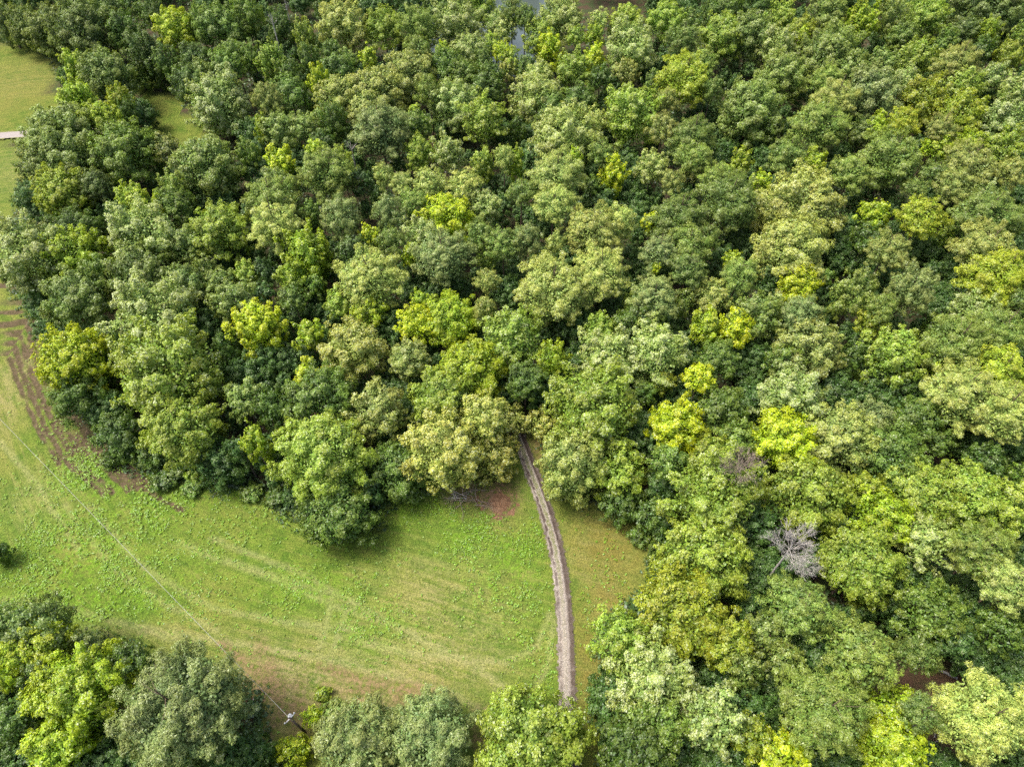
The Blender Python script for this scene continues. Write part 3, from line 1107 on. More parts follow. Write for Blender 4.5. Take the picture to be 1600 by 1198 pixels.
# hand-written labels and landmarks: x, y, landmark phrase, own label (trees only)
LM = [
    (818, 700, 'the mouth of the drive', None), (770, 775, 'the red soil heap', None), (1235, 855, 'the large dead grey tree', None), (1160, 728, 'the small round dead tree', None),
    (465, 1130, 'the power pole', None), (30, 214, 'the pale gravel lane', None), (275, 190, 'the small grassy glade', None), (790, 55, 'the pond', None), (424, 40, 'the bare white snag', None), (1450, 1165, 'the fallen bare branches', None),
    (1017, 347, 'the small golden ball tree', 'small golden ball-shaped tree standing alone among grey-green pines'),
    (1250, 444, 'the golden tree below the oak', 'golden yellow tree at the foot of the big pale olive oak'),
    (1150, 517, 'the brightest golden tree', 'brightest golden yellow tree, two thirds across the wood, ragged in outline'),
    (690, 402, 'the silver-grey pine', 'tall silver-grey pine with bare dark trunk, in front of a golden tree'),
    (1058, 668, 'the golden tree by the drive', 'large golden tree right of the drive mouth at the field corner'),
    (402, 506, 'the golden-topped tree', 'bright golden-topped tree standing proud left of the middle of the wood'),
    (112, 562, 'the golden tree at ploughed edge', 'low golden tree hanging over the ploughed ruts at the field edge'),
    (268, 588, 'the giant ragged oak', 'giant ragged light green oak bulging over the left field edge'),
    (50, 402, 'the whitish tree', 'large whitish ragged tree on the left edge of the wood'),
    (576, 438, 'the domed pale pine', 'broad domed pale olive pine beside yellow-green trees'),
    (986, 182, 'the tall ragged light tree', 'tall ragged light green tree above the slim golden tree'),
    (956, 266, 'the slim golden tree', 'slim golden tree with pointed top, high in the middle of the wood'),
    (860, 74, 'the golden tree beside pond', 'pointed golden tree just right of the pond'),
    (1250, 332, 'the big pale olive oak', 'biggest pale olive oak crown in the upper right wood'),
    (1400, 552, 'the pointed light tree', 'pointed light green tree with yellowish tip among dark pines at right'),
    (1236, 620, 'the silvery ragged tree', 'silvery pale ragged tree just above a golden yellow tree'),
    (1390, 252, 'the broad olive pine', 'broad olive pine with rounded head near the top right'),
    (1170, 172, 'the large bluish oak', 'large bluish green oak with lumpy crown in the upper wood'),
    (345, 168, 'the pale tree beside glade', 'pale silvery tree leaning over the small grassy glade'),
    (595, 205, 'the big grey pine', 'big dull grey-green pine in the upper left wood'),
    (1345, 36, 'the bright top-edge tree', 'bright yellow-green pointed tree near the top edge at right'),
    (1532, 1125, 'the feathery corner pine', 'huge feathery pale olive pine filling the bottom right corner'),
    (1285, 1112, 'the round olive pine', 'large round olive pine with tufted crown near the bottom right'),
    (286, 1106, 'the huge grey-green pine', 'huge tufted grey-green pine beside the lower left field corner'),
    (832, 1162, 'the large tree below drive', 'large light green tree hiding the near end of the drive'),
    (508, 712, 'the domed edge tree', 'large domed light green tree pushing out into the meadow'),
    (1342, 885, 'the broad fresh green tree', 'broad fresh green tree just right of the large dead grey tree'),
    (478, 395, 'the yellow-green spire', 'bright yellow-green pointed tree above the golden-topped tree'),
    (1566, 192, 'the wind-tossed pale tree', 'pale wind-tossed tree at the right edge near the top'),
    (1515, 492, 'the pale tree among pines', 'pale silvery tree ringed by olive pines near the right edge'),
    (1565, 645, 'the long-trunked pine', 'pale olive pine showing long bare trunk at the right edge'),
    (1065, 965, 'the tufted mossy tree', 'wide mossy yellow-green tree with puffy tufts right of the drive'),
    (128, 1080, 'the lime tree at corner', 'wide lime-yellow tree in the bottom left corner'),
    (85, 50, 'the dark oaks at top', 'broad olive oak overhanging the far meadow at top left'),
    (535, 42, 'the pale olive top tree', 'pale olive round tree at the top edge beside the slim light tree'),
    (1130, 58, 'the light tree near top', 'light green round tree below the dark far bank'),
    (1560, 436, 'the mossy pine', 'mossy olive pine at the right edge, halfway up the photo'),
    (1118, 772, 'the broad ragged light tree', 'broad ragged light green tree below the small round dead tree'),
    (555, 545, 'the cream-flecked oak', 'cream-flecked domed oak left of two golden trees'),
    (936, 430, 'the pale forked pine', 'pale olive pine with dark bare trunk and broken limbs below its head'),
    (895, 728, 'the mottled oak by drive', 'mottled pale olive oak overhanging the right side of the drive'),
]
DIRS = ['right of', 'above right of', 'above', 'above left of', 'left of', 'below left of', 'below', 'below right of']
ORD = ['nearest', 'second nearest', 'third nearest', 'fourth nearest', 'fifth nearest', 'sixth nearest', 'seventh nearest', 'eighth nearest', 'ninth nearest']

def parse():
    T = []
    for ln in TABLE.strip().splitlines():
        p = ln.split()
        if len(p) < 6 or p[0].startswith('#'): continue
        T.append([float(p[0]), float(p[1]), float(p[2]), float(p[3]), p[4], p[5]])
    return T
TREES = parse()

def geom(u, v, wpx, hpx, kind, bright=False):
    """crown centre, half width, half height, height of centre"""
    f = [np.array([tuple(at(u + du * wpx, v + dv * hpx, 0)[:2])]) for du, dv in ((0, 0.5), (-0.45, 0.35), (0.0, 0.62))]
    edge = sum(bool(in_poly(x, FIELD)[0] or in_poly(x, LANE)[0]) for x in f) >= 2 and kind != 's' 
    zc = {'p': 14.5, 'b': 11.0, 'w': 12.0, 'u': 11.5, 's': 1.2}[kind]
    for _ in range(3):
        mp = mperpx(u, v, zc)
        dx, dy, dz = ray(u, v)
        L = math.sqrt(dx * dx + dy * dy + dz * dz)
        s = -dz / L; c = math.sqrt(max(0.02, 1 - s * s))
        # true slant scale
        dist = (CAM_H - zc) / s
        sc = dist / (FPX * L)
        r = 0.5 * wpx * sc * (1.06 if edge else 1.04 if wpx > 105 else 1.12 * min(1.16, max(0.92, (wpx / 56) ** 0.3)))
        hh = 0.5 * hpx * sc
        c2 = (hh * hh - r * r * s * s) / (c * c)
        lo, hi = {'u': (1.15, 1.75), 'p': (0.9, 1.4), 'b': (1.0, 1.5), 'w': (1.05, 1.6), 's': (0.6, 1.0)}[kind]
        C = min(max(math.sqrt(max(c2, 0)), lo * r), hi * r)
        zc = {'p': 14.5, 'b': 11.0, 'w': 12.0, 'u': 11.5, 's': 0.0}[kind]
        if r < 3 and kind in 'bu': zc = 9.5
        if bright and r < 3.6 and kind in 'bu': zc = 12.8
        zc = max(zc, C * 0.98 + 0.3) if kind != 's' else C * 0.75
        if edge: zc = max(C * 0.92, 2.0)
    return at(u, v, zc), r, C, zc

# fill the gaps in the canopy with lower, darker trees
def fillers():
    rr = np.random.default_rng(5)
    GX, GY = np.meshgrid(np.arange(-20, 1621, 8), np.arange(-20, 1219, 8))
    pts = np.stack([GX.ravel(), GY.ravel()], 1).astype(float)
    cov = np.zeros(len(pts), bool)
    for u, v, wp, hp, k, c in TREES:
        cov |= (((pts[:, 0] - u) / (wp * 0.52)) ** 2 + ((pts[:, 1] - v) / (hp * 0.52)) ** 2) < 1
    w3 = np.array([tuple(at(u, v, 6.0)[:2]) for u, v in pts])
    w0 = np.array([tuple(at(u, v, 0.0)[:2]) for u, v in pts])
    openg = np.zeros(len(pts), bool)
    for p3 in (w3, w0):
        openg |= in_poly(p3, FIELD) | in_poly(p3, LANE) | in_poly(p3, POND)
    # stay off the margin of the open land
    todo = ~cov & ~openg
    out = []
    gap = [(840, 690, 45), (1420, 1090, 60), (1450, 1150, 50), (1235, 855, 30), (1460, 720, 45), (430, 1190, 40), (870, 5, 60), (960, 2, 60), (1480, 1060, 40)]
    order = rr.permutation(len(pts))
    for i in order:
        if not todo[i]: continue
        u, v = pts[i]
        if any(math.hypot(u - a, v - b_) < r_ for a, b_, r_ in gap): continue
        s = rr.uniform(34, 50) * (0.85 + 0.3 * v / 1198)
        d = (((pts[:, 0] - u) / (s * 0.5)) ** 2 + ((pts[:, 1] - v) / (s * 0.5)) ** 2) < 1
        if openg[d].mean() > 0.25: continue
        todo[d] = False
        k = 'b' if rr.random() < 0.75 else 'p'
        c = rr.choice(['d', 'd', 'f', 'g', 'd', 'k']) if k == 'b' else 'f'
        out.append([u, v, s, s * 1.05, k, c])
    return out
FILL = fillers()
print('TREES', len(TREES), 'FILL', len(FILL))

def label_all(rows):
    texts = {}
    lab = [None] * len(rows)
    for i, (u, v, wp, hp, k, c) in enumerate(rows):
        own = [l for l in LM if l[3] and abs(l[0] - u) < 1.5 and abs(l[1] - v) < 1.5]
        if own:
            lab[i] = own[0][3]; continue
        best = min((l for l in LM), key=lambda l: math.hypot(l[0] - u, l[1] - v))
        dx, dy = u - best[0], best[1] - v
        sec = int(round(math.atan2(dy, dx) / (math.pi / 4))) % 8
        size = 'small ' if wp < 46 else 'large ' if wp > 86 else ''
        adj = KINDW[k][2]
        t = f"{size}{LEAF[c][2]} {adj + ' ' if adj and k != 'b' else ''}{KINDW[k][1]} {DIRS[sec]} {best[2]}"
        texts.setdefault(t, []).append((math.hypot(dx, dy), i))
    for t, lst in texts.items():
        lst.sort()
        for n, (d, i) in enumerate(lst):
            lab[i] = t if len(lst) == 1 else t + ', ' + ORD[min(n, 8)]
    return lab

def build_trees():
    rows = TREES
    labs = label_all(rows)
    rr = random.Random(3)
    for i, (u, v, wp, hp, k, c) in enumerate(rows):
        p, r, C, zc = geom(u, v, wp, hp, k, c in 'Yy')
        sz = SIZES[k]
        si = min(range(len(sz)), key=lambda j: abs(math.log(sz[j] / r)))
        m, tm, R0, C0 = rr.choice(protos(k, si))
        name, noun, _ = KINDW[k]
        t = empty(name, (p.x, p.y, 0.0), rr.uniform(0, 6.283))
        tag(t, labs[i], {'p': 'pine tree', 's': 'shrub'}.get(k, 'tree'), {'p': 'pines of the wood', 's': 'shrubs at the field edge'}.get(k, 'broadleaf trees of the wood'))
        co = bpy.data.objects.new('crown', m)
        link(co, t)
        co.location = (0, 0, zc)
        co.scale = (r / R0, r / R0, C / C0)
        lean = 0.09 if k in 'bw' else 0.05
        co.rotation_euler = (rr.gauss(0, lean), rr.gauss(0, lean), 0)
        rgb, pale, _ = LEAF[c]
        q_ = rr.uniform(0.88, 1.14) * (1.25 if k == 'p' else 1.0); h_ = rr.uniform(0.95, 1.05)
        j = [rgb[0] * q_ * h_ * 1.03, rgb[1] * q_, rgb[2] * q_ / h_ * 0.76]
        co.color = (j[0], j[1], j[2], min(1.0, pale + (0.12 if k == 'w' else 0)))
        to = bpy.data.objects.new('trunk', tm)
        link(to, t)
        to.scale = (r / R0, r / R0, zc / TH0)
build_trees()
print('crown tris', TRIS[0])

# ------------------------------------------------------------------ undergrowth, weeds, grass tufts
def leaf_stuff(name, C, N, L, Wd, A, mat, label):
    r = np.random.default_rng(99)
    V, Q = leaf_quads(C, N, L, Wd, r)
    m = mesh_np(name, V, Q, mat)
    face_attr(m, 'leaf', A)
    o = bpy.data.objects.new(name, m)
    link(o); tag(o, label, kind='stuff')
    return o

def build_undergrowth():
    r = np.random.default_rng(17)
    n = 20000
    y = r.uniform(5, 270, n)
    x = r.uniform(-1, 1, n) * (60 + 0.52 * y)
    e_ = np.array(list(FIELD) + [FIELD[0]]); sg = r.integers(0, len(e_) - 1, 3500); tt = r.random((3500, 1))
    ex = e_[sg] + (e_[sg + 1] - e_[sg]) * tt + r.normal(size=(3500, 2)) * 1.6
    x = np.concatenate([x, ex[:, 0]]); y = np.concatenate([y, ex[:, 1]]); n = len(x)
    P = np.stack([x, y], 1)
    U, V = pix(x, y, np.zeros(n))
    keep = (U > -60) & (U < 1660) & (V < 1260) & (V > -40)
    Wb = P + (np.stack([fbm(P, 5, 1), fbm(P, 5, 5)], 1) - 0.5) * 3
    bd, _ = seg_dist(P, list(FIELD) + [FIELD[0]])
    fringe = in_poly(Wb, FIELD) & (bd < 2.4) & (r.random(n) < 0.55)
    keep &= (~in_poly(Wb, FIELD) | fringe) & ~in_poly(Wb, LANE) & ~in_poly(P, POND)
    dd, _ = seg_dist(P, DRIVE); keep &= dd > 3.2
    for u, v, rad in [(1425, 1090, 7), (1455, 1155, 6), (1480, 1060, 4), (935, 0, 14), (450, 1190, 4)]:
        c = at(u, v); keep &= np.hypot(x - c.x, y - c.y) > rad
    P = P[keep]; n = len(P); fringe = fringe[keep]
    rad = r.uniform(0.7, 1.9, n) * np.where(fringe, 0.42, 1.0); h = rad * r.uniform(0.6, 1.5, n)
    per = (7 * rad ** 1.5 + np.where(fringe, 9, 4)).astype(int)
    k = np.repeat(np.arange(n), per)
    d = rand_dirs(len(k), r); d[:, 2] = np.abs(d[:, 2])
    C = np.stack([P[k, 0], P[k, 1], np.zeros(len(k))], 1) + d * np.stack([rad[k], rad[k], h[k]], 1) * r.uniform(0.6, 1.05, (len(k), 1))
    N = unit(d * 0.6 + rand_dirs(len(k), r) * 0.6 + np.array([0, 0, 0.5]))
    L = r.uniform(0.35, 0.75, len(k)) * np.where(fringe[k], 0.6, 1.0); W = L * r.uniform(0.5, 0.9, len(k))
    clr = r.random(n)
    A = np.stack([r.random(len(k)), clr[k], r.random(len(k)) ** 2, np.ones(len(k))], 1)
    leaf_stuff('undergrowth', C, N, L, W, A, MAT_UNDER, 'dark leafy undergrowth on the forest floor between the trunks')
    print('undergrowth', len(k))

def build_weeds():
    r = np.random.default_rng(23)
    n = 150000
    x = r.uniform(-100, 30, n); y = r.uniform(14, 130, n)
    P = np.stack([x, y], 1)
    U, V = pix(x, y, np.zeros(n))
    keep = (U > -30) & (U < 1100) & (V < 1230) & in_poly(P, FIELD)
    P = P[keep]; U = U[keep]; V = V[keep]
    # nearest ground-grid lush value by rounding into a coarse lookup
    dens = np.zeros(len(P))
    for u, v, rx, ry, a in [(150, 740, 60, 45, 0.9), (120, 870, 130, 85, 0.8), (170, 930, 120, 38, 0.9), (300, 880, 140, 90, 0.35), (740, 830, 60, 50, 0.8), (800, 880, 70, 70, 0.6), (650, 790, 60, 40, 0.6),
                            (480, 920, 110, 40, 0.55), (580, 980, 70, 40, 0.5), (40, 950, 60, 40, 0.8), (450, 790, 60, 50, 0.4), (560, 850, 80, 30, 0.4), (330, 770, 100, 25, 0.6), (830, 960, 30, 80, 0.4), (860, 1050, 20, 60, 0.3), (100, 620, 30, 60, 0.4),
                            (20, 340, 30, 30, 0.5), (230, 800, 90, 50, 0.55), (960, 930, 60, 120, 0.18), (930, 1080, 20, 100, 0.2)]:
        dens = np.maximum(dens, a * np.exp(-(((U - u) / rx) ** 2 + ((V - v) / ry) ** 2)))
    patch = np.clip((0.6 * fbm(P, 4.0, 71) + 0.4 * fbm(P, 1.1, 75) - 0.38) * 5, 0.03, 1)
    dd, _ = seg_dist(P, DRIVE)
    keep = (r.random(len(P)) < dens * patch * 0.95 + 0.006) & (dd > 1.9)
    P = P[keep]; n = len(P)
    rad = r.uniform(0.10, 0.36, n) * (0.6 + 0.8 * r.random(n))
    per = (4 + 14 * rad).astype(int)
    k = np.repeat(np.arange(n), per)
    d = rand_dirs(len(k), r); d[:, 2] = np.abs(d[:, 2]) * 0.6
    C = np.stack([P[k, 0], P[k, 1], np.full(len(k), 0.02)], 1) + d * rad[k][:, None]
    C[:, 2] += 0.12
    N = unit(rand_dirs(len(k), r) * 0.45 + np.array([0, 0, 1.0]))
    L = r.uniform(0.12, 0.30, len(k)); W = L * r.uniform(0.5, 0.9, len(k))
    A = np.stack([r.random(len(k)), r.random(n)[k], r.random(len(k)), np.ones(len(k))], 1)
    leaf_stuff('weeds', C, N, L, W, A, MAT_WEED, 'bright green broad-leaved weeds in patches over the mown meadow')
    print('weeds', n, len(k))
build_undergrowth()
build_weeds()

# ------------------------------------------------------------------ dead trees
def branch_paths(p, d, length, rad, depth, r, paths, spread=0.55, up=0.25, kids=(3, 5), shrink=0.62):
    pts = [(tuple(p), rad)]
    q = Vector(p); dd = Vector(d).normalized()
    n = 4
    for i in range(n):
        dd = (dd + Vector((r.gauss(0, 0.13), r.gauss(0, 0.13), r.gauss(0, 0.10) + up * 0.12))).normalized()
        q = q + dd * (length / n)
        pts.append((tuple(q), rad * (1 - 0.72 * (i + 1) / n)))
    paths.append(pts)
    if depth <= 0: return
    for j in range(r.randint(*kids)):
        t = r.uniform(0.3, 1.0)
        i = min(n - 1, int(t * n))
        a = Vector(pts[i][0]).lerp(Vector(pts[i + 1][0]), t * n - i)
        ax = Vector((r.gauss(0, 1), r.gauss(0, 1), r.gauss(0, 0.6)))
        nd = (dd + ax.normalized() * spread * r.uniform(0.7, 1.4) + Vector((0, 0, up))).normalized()
        branch_paths(a, nd, length * shrink * r.uniform(0.7, 1.15), max(0.012, rad * 0.5 * (1 - 0.4 * t)), depth - 1, r, paths, spread, up, kids, shrink)

def dead_tree(u, v, wpx, zc, seed, mat, label, name='dead_tree', twigs=True, tall=False):
    r = random.Random(seed)
    p = at(u, v, zc)
    R = 0.5 * wpx * mperpx(u, v, zc)
    root = empty(name, (p.x, p.y, 0))
    tag(root, label, 'dead tree', 'bare dead trees')
    trunk = [[((0, 0, -0.1), 0.24), ((0.05, 0, zc * 0.4), 0.19), ((0.1, 0.05, zc - R * 0.9), 0.14), ((0.05, 0.1, zc + R * (0.7 if tall else 0.3)), 0.05)]]
    V, F = tubes(trunk, 7)
    link(bpy.data.objects.new('trunk', mesh_np('trunk', V, F, mat, True)), root)
    nb = 16 if not tall else 5
    for i in range(nb):
        th = i * 2.399 + r.random() * 0.5
        z0 = zc - R * r.uniform(0.2, 1.0)
        el = r.uniform(0.3, 1.25)
        d = Vector((math.cos(th) * math.cos(el), math.sin(th) * math.cos(el), math.sin(el)))
        paths = []
        branch_paths(Vector((0.08, 0.05, z0)), d, R * r.uniform(0.75, 1.25), 0.055, 3 if twigs else 1, r, paths, 0.6, 0.16, (4, 6), 0.6)
        V, F = tubes(paths, 4)
        link(bpy.data.objects.new('branch', mesh_np('branch', V, F, mat, True)), root)

dead_tree(1235, 856, 66, 18.0, 4, MAT_DEAD, 'large bare dead tree with fan of pale grey branches')
dead_tree(1158, 727, 50, 20.0, 8, MAT_DEADBROWN, 'small round bare dead tree with brownish grey twigs')
dead_tree(424, 30, 26, 16.0, 12, MAT_DEAD, 'tall bare white-limbed snag against dark trees at the top edge', 'snag', False, True)
dead_tree(446, 8, 20, 15.0, 14, MAT_DEAD, 'thin bare white snag cut by the top edge', 'snag', False, True)
dead_tree(548, 228, 24, 12.5, 16, MAT_DEAD, 'slender bare leaning snag left of the big grey pine', 'snag', False, True)

def brush_heap():
    r = random.Random(21)
    c = at(733, 778)
    root = empty('brush_heap', (c.x, c.y, 0))
    tag(root, 'heap of dead brown branches beside the red soil at the drive mouth', 'brush heap')
    for i in range(26):
        th = r.uniform(0, 6.283)
        a = Vector((r.gauss(0, 1.6), r.gauss(0, 0.6), r.uniform(0.15, 0.9)))
        d = Vector((math.cos(th), math.sin(th) * 0.5, r.uniform(-0.05, 0.2)))
        if i < 3: d = Vector((-1, r.gauss(0, 0.15), 0.05)); a = Vector((-0.4, r.gauss(0, 0.3), 0.8))
        paths = []
        branch_paths(a, d, r.uniform(1.8, 3.4), 0.07, 2, r, paths, 0.6, 0.02, (3, 4), 0.55)
        V, F = tubes(paths, 4)
        link(bpy.data.objects.new('branch', mesh_np('branch', V, F, MAT_DEADBROWN if i > 2 else MAT_DEAD, True)), root)
brush_heap()

def soil_heap():
    c = at(777, 782)
    r = np.random.default_rng(4)
    n = 40
    g = np.linspace(-1, 1, n)
    X, Y = np.meshgrid(g, g)
    P = np.stack([X.ravel() * 3.9, Y.ravel() * 3.6], 1)
    rad = np.hypot(P[:, 0] / 3.7, P[:, 1] / 3.4) + (fbm(P, 1.4, 3) - 0.5) * 0.5
    Z = np.clip(1 - rad, -0.3, 1) * 1.1 + (fbm(P, 0.7, 9) - 0.5) * 0.35 * np.clip(1.2 - rad, 0, 1) - 0.08
    idx = np.arange(n * n).reshape(n, n)
    Q = np.stack([idx[:-1, :-1].ravel(), idx[:-1, 1:].ravel(), idx[1:, 1:].ravel(), idx[1:, :-1].ravel()], 1)
    b = NB('red_clay')
    tc = b.node('ShaderNodeTexCoord').outputs['Object']
    nf = b.noise(tc, 2.2, 5.0, 0.7)
    col = b.mix(b.ramp(nf, 0.3, 0.7), (0.10, 0.052, 0.028), (0.20, 0.122, 0.072))
    m = mesh_np('soil_heap', np.stack([P[:, 0], P[:, 1], Z], 1), Q[Z[Q].max(1) > -0.12], b.out(b.principled(col, 0.95, 0.1, b.bump(nf, 0.8, 0.12))), True)
    o = bpy.data.objects.new('soil_heap', m); o.location = (c.x, c.y, 0)
    link(o); tag(o, 'low heap of bare red clay soil left of the drive', 'soil heap')
soil_heap()

def fallen(u, v, L, seed, label, mat=MAT_DEAD, n=5, name='fallen_branch', cat='branch', twig=2, group=None, flat=0.1):
    r = random.Random(seed)
    c = at(u, v)
    root = empty(name, (c.x, c.y, 0))
    tag(root, label, cat, group)
    for i in range(n):
        th = r.uniform(0, 6.283)
        paths = []
        branch_paths(Vector((r.gauss(0, 0.3), r.gauss(0, 0.3), 0.25)), Vector((math.cos(th), math.sin(th), flat)), L * r.uniform(0.6, 1.1), 0.09, twig, r, paths, 0.5, 0.04, (2, 3), 0.55)
        V, F = tubes(paths, 5)
        link(bpy.data.objects.new('branch', mesh_np('branch', V, F, mat, True)), root)
fallen(1452, 1162, 4.2, 31, 'bleached fallen branches on red soil in the bottom right gap', n=7, flat=0.35)

def log_at(u, v, L, rad, az, label, mat, name='log', z=0.0):
    c = at(u, v)
    root = empty(name, (c.x, c.y, z), az)
    tag(root, label, 'log')
    V, F = tubes([[((-L / 2, 0, rad), rad * 0.95), ((-L / 6, 0.05, rad), rad), ((L / 6, -0.04, rad * 1.02), rad * 0.92), ((L / 2, 0.02, rad), rad * 0.8)]], 9)
    link(bpy.data.objects.new('stem', mesh_np('stem', V, F, mat, True)), root)
    for s in (-1, 1):
        e = [(s * L / 2, 0.0, rad)] + [(s * (L / 2 + 0.01), math.cos(t) * rad * 0.85, rad + math.sin(t) * rad * 0.85) for t in np.linspace(0, 6.283, 10)[:-1]]
        link(bpy.data.objects.new('cut_end', mesh_np('cut_end', np.array(e), np.array([(0, 1 + i, 1 + (i + 1) % 9) for i in range(9)]), MAT_DEAD)), root)
log_at(1480, 1053, 2.6, 0.22, -0.5, 'pale fallen log lying in the lower right gap in the wood', MAT_DEAD)
log_at(394, 1098, 1.6, 0.2, 1.2, 'pale cut log beside the huge grey-green pine', MAT_DEAD)
log_at(399, 1106, 1.3, 0.17, 0.4, 'dark cut log beside the pale cut log at the field corner', MAT_DEADBROWN)

# ------------------------------------------------------------------ power pole and wire
def power_pole():
    H = 9.2
    b = at(477, 1143)
    root = empty('power_pole', (b.x, b.y, 0))
    tag(root, 'brown wooden power pole with grey transformer at the lower field edge', 'power pole')
    def part(name, paths, mat, sides=8):
        V, F = tubes(paths, sides)
        o = bpy.data.objects.new(name, mesh_np(name, V, F, mat, True))
        return link(o, root)
    part('post', [[((0, 0, -0.2), 0.20), ((0, 0, H * 0.5), 0.17), ((0, 0, H), 0.13), ((0, 0, H + 0.01), 0.001)]], MAT_POLE, 12)
    tx = at(0, 655, 8.6)
    wd = (Vector((tx.x, tx.y, 0)) - Vector((b.x, b.y, 0))).normalized()
    pr = Vector((-wd.y, wd.x, 0))
    # crossarm
    a = pr * 0.9; 
    part('crossarm', [[(tuple(-a + Vector((0, 0, H - 0.55))), 0.001), (tuple(-a + Vector((0, 0, H - 0.55))), 0.075), (tuple(a + Vector((0, 0, H - 0.55))), 0.075), (tuple(a + Vector((0, 0, H - 0.55))), 0.001)]], MAT_GREY, 6)
    for s in (-0.8, 0.8):
        q = pr * s
        part('insulator', [[(tuple(q + Vector((0, 0, H - 0.50))), 0.05), (tuple(q + Vector((0, 0, H - 0.42))), 0.12), (tuple(q + Vector((0, 0, H - 0.34))), 0.06), (tuple(q + Vector((0, 0, H - 0.28))), 0.11), (tuple(q + Vector((0, 0, H - 0.18))), 0.04), (tuple(q + Vector((0, 0, H - 0.17))), 0.001)]], MAT_PORC, 10)
    part('insulator', [[((0, 0, H), 0.05), ((0, 0, H + 0.1), 0.11), ((0, 0, H + 0.18), 0.06), ((0, 0, H + 0.26), 0.1), ((0, 0, H + 0.34), 0.03), ((0, 0, H + 0.35), 0.001)]], MAT_PORC, 10)
    t = wd * 0.48 - pr * 0.2
    z0 = H - 2.0
    tr = part('transformer', [[(tuple(t + Vector((0, 0, z0 - 0.01))), 0.001), (tuple(t + Vector((0, 0, z0))), 0.28), (tuple(t + Vector((0, 0, z0 + 0.85))), 0.28), (tuple(t + Vector((0, 0, z0 + 0.92))), 0.30), (tuple(t + Vector((0, 0, z0 + 1.0))), 0.2), (tuple(t + Vector((0, 0, z0 + 1.02))), 0.001)]], MAT_GREY, 14)
    V, F = tubes([[(tuple(t + Vector((0, 0, z0 + 1.0))), 0.05), (tuple(t + Vector((0, 0, z0 + 1.15))), 0.09), (tuple(t + Vector((0, 0, z0 + 1.3))), 0.04), (tuple(t + Vector((0, 0, z0 + 1.31))), 0.001)]], 8)
    link(bpy.data.objects.new('bushing', mesh_np('bushing', V, F, MAT_PORC, True)), tr)
    part('bracket', [[((0, 0, z0 + 0.6), 0.04), (tuple(t + Vector((0, 0, z0 + 0.6))), 0.04)]], MAT_GREY, 5)
    # the wire sags to the next pole beyond the left edge
    p0 = Vector((b.x, b.y, H + 0.3))
    p1 = at(-150, 500, 8.8)
    pts = []
    for i in range(41):
        s = i / 40
        q = p0.lerp(p1, s); q.z -= 4 * 0.7 * s * (1 - s)
        pts.append((tuple(q), 0.026))
    V, F = tubes([pts], 6)
    o = bpy.data.objects.new('power_line', mesh_np('power_line', V, F, MAT_WIRE, True))
    link(o); tag(o, 'thin pale power line running diagonally over the meadow from the pole', 'power line')
power_pole()

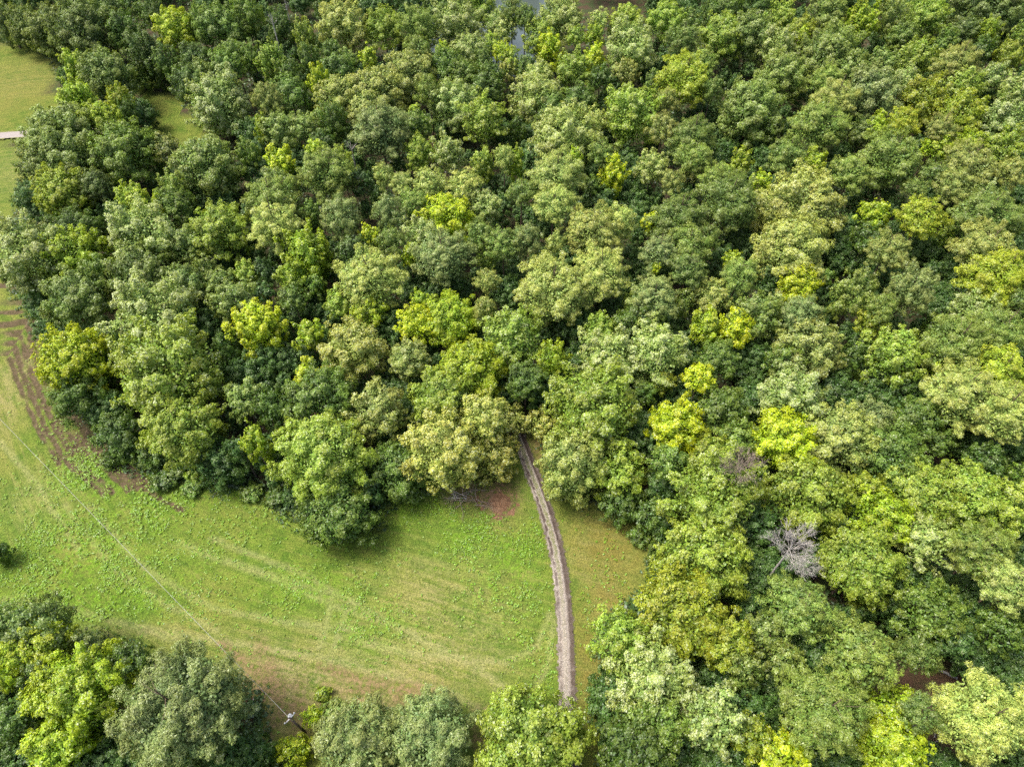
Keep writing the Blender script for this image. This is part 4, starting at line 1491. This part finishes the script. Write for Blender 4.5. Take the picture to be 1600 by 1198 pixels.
# ------------------------------------------------------------------ low trees under the canopy, and woodland going on beyond the frame (one mass each)
def mass(name, pts, picks, color, smin, smax, label):
    m = bpy.data.meshes.new(name)
    m.from_pydata(pts, [], [])
    o = bpy.data.objects.new(name, m)
    link(o); tag(o, label, kind='stuff')
    o.color = color
    src = [c for c in bpy.data.objects if c.name.startswith('crown')]
    ng = bpy.data.node_groups.new(name + '_nodes', 'GeometryNodeTree')
    ng.interface.new_socket('Geometry', in_out='INPUT', socket_type='NodeSocketGeometry')
    ng.interface.new_socket('Geometry', in_out='OUTPUT', socket_type='NodeSocketGeometry')
    gi = ng.nodes.new('NodeGroupInput'); go = ng.nodes.new('NodeGroupOutput')
    ji = ng.nodes.new('GeometryNodeGeometryToInstance')
    for kk, si in picks:
        for pr in protos(kk, si):
            c = next((q for q in src if q.data == pr[0]), None)
            if c is None: continue
            oi = ng.nodes.new('GeometryNodeObjectInfo'); oi.transform_space = 'ORIGINAL'; oi.inputs['Object'].default_value = c
            ng.links.new(oi.outputs['Geometry'], ji.inputs[0])
    ip = ng.nodes.new('GeometryNodeInstanceOnPoints')
    ip.inputs['Pick Instance'].default_value = True
    rv = ng.nodes.new('FunctionNodeRandomValue'); rv.data_type = 'FLOAT_VECTOR'; rv.inputs[0].default_value = (0, 0, 0); rv.inputs[1].default_value = (0.1, 0.1, 6.28)
    rs = ng.nodes.new('FunctionNodeRandomValue'); rs.data_type = 'FLOAT'; rs.inputs[2].default_value = smin; rs.inputs[3].default_value = smax
    ng.links.new(gi.outputs[0], ip.inputs['Points']); ng.links.new(ji.outputs[0], ip.inputs['Instance'])
    ng.links.new(rv.outputs[0], ip.inputs['Rotation']); ng.links.new(rs.outputs[1], ip.inputs['Scale'])
    ng.links.new(ip.outputs[0], go.inputs[0])
    md = o.modifiers.new('instances', 'NODES'); md.node_group = ng

def woodland_beyond():
    r = np.random.default_rng(8)
    pts = []
    for k in range(4000):
        y = r.uniform(-40, 330); x = r.uniform(-260, 260)
        U, V = pix(np.array([x]), np.array([y]), np.array([11.0]))
        U, V = U[0], V[0]
        zcam = -(-y * ST + (11 - CAM_H) * CT)
        inside = zcam > 0 and -55 < U < 1655 and -45 < V < 1255
        if inside: continue
        if zcam > 0 and (U < -420 or U > 2020 or V < -200 or V > 1650): continue
        Pq = np.array([[x, y]])
        if in_poly(Pq, FIELD)[0] or in_poly(Pq, POND)[0]: continue
        if seg_dist(Pq, DRIVE)[0][0] < 8: continue
        if any(math.hypot(x - a[0], y - a[1]) < 7.5 for a in pts): continue
        pts.append((x, y, r.uniform(9, 13)))
    mass('woodland', pts, [('b', 2), ('b', 3), ('p', 2), ('w', 1)], (0.09, 0.16, 0.035, 0.06), 0.85, 1.25, 'dense green woodland continuing on every side beyond the photo')
woodland_beyond()
UND = []
for u, v, s_, h_, k_, c_ in FILL:
    zz = 3.5 + 3.0 * random.random()
    p_ = at(u, v, zz); UND.append(tuple(p_))
mass('understorey', UND, [('b', 1), ('b', 2), ('u', 1)], (0.06, 0.115, 0.024, 0.02), 0.65, 1.05, 'low dark green understorey trees filling the gaps under the canopy')
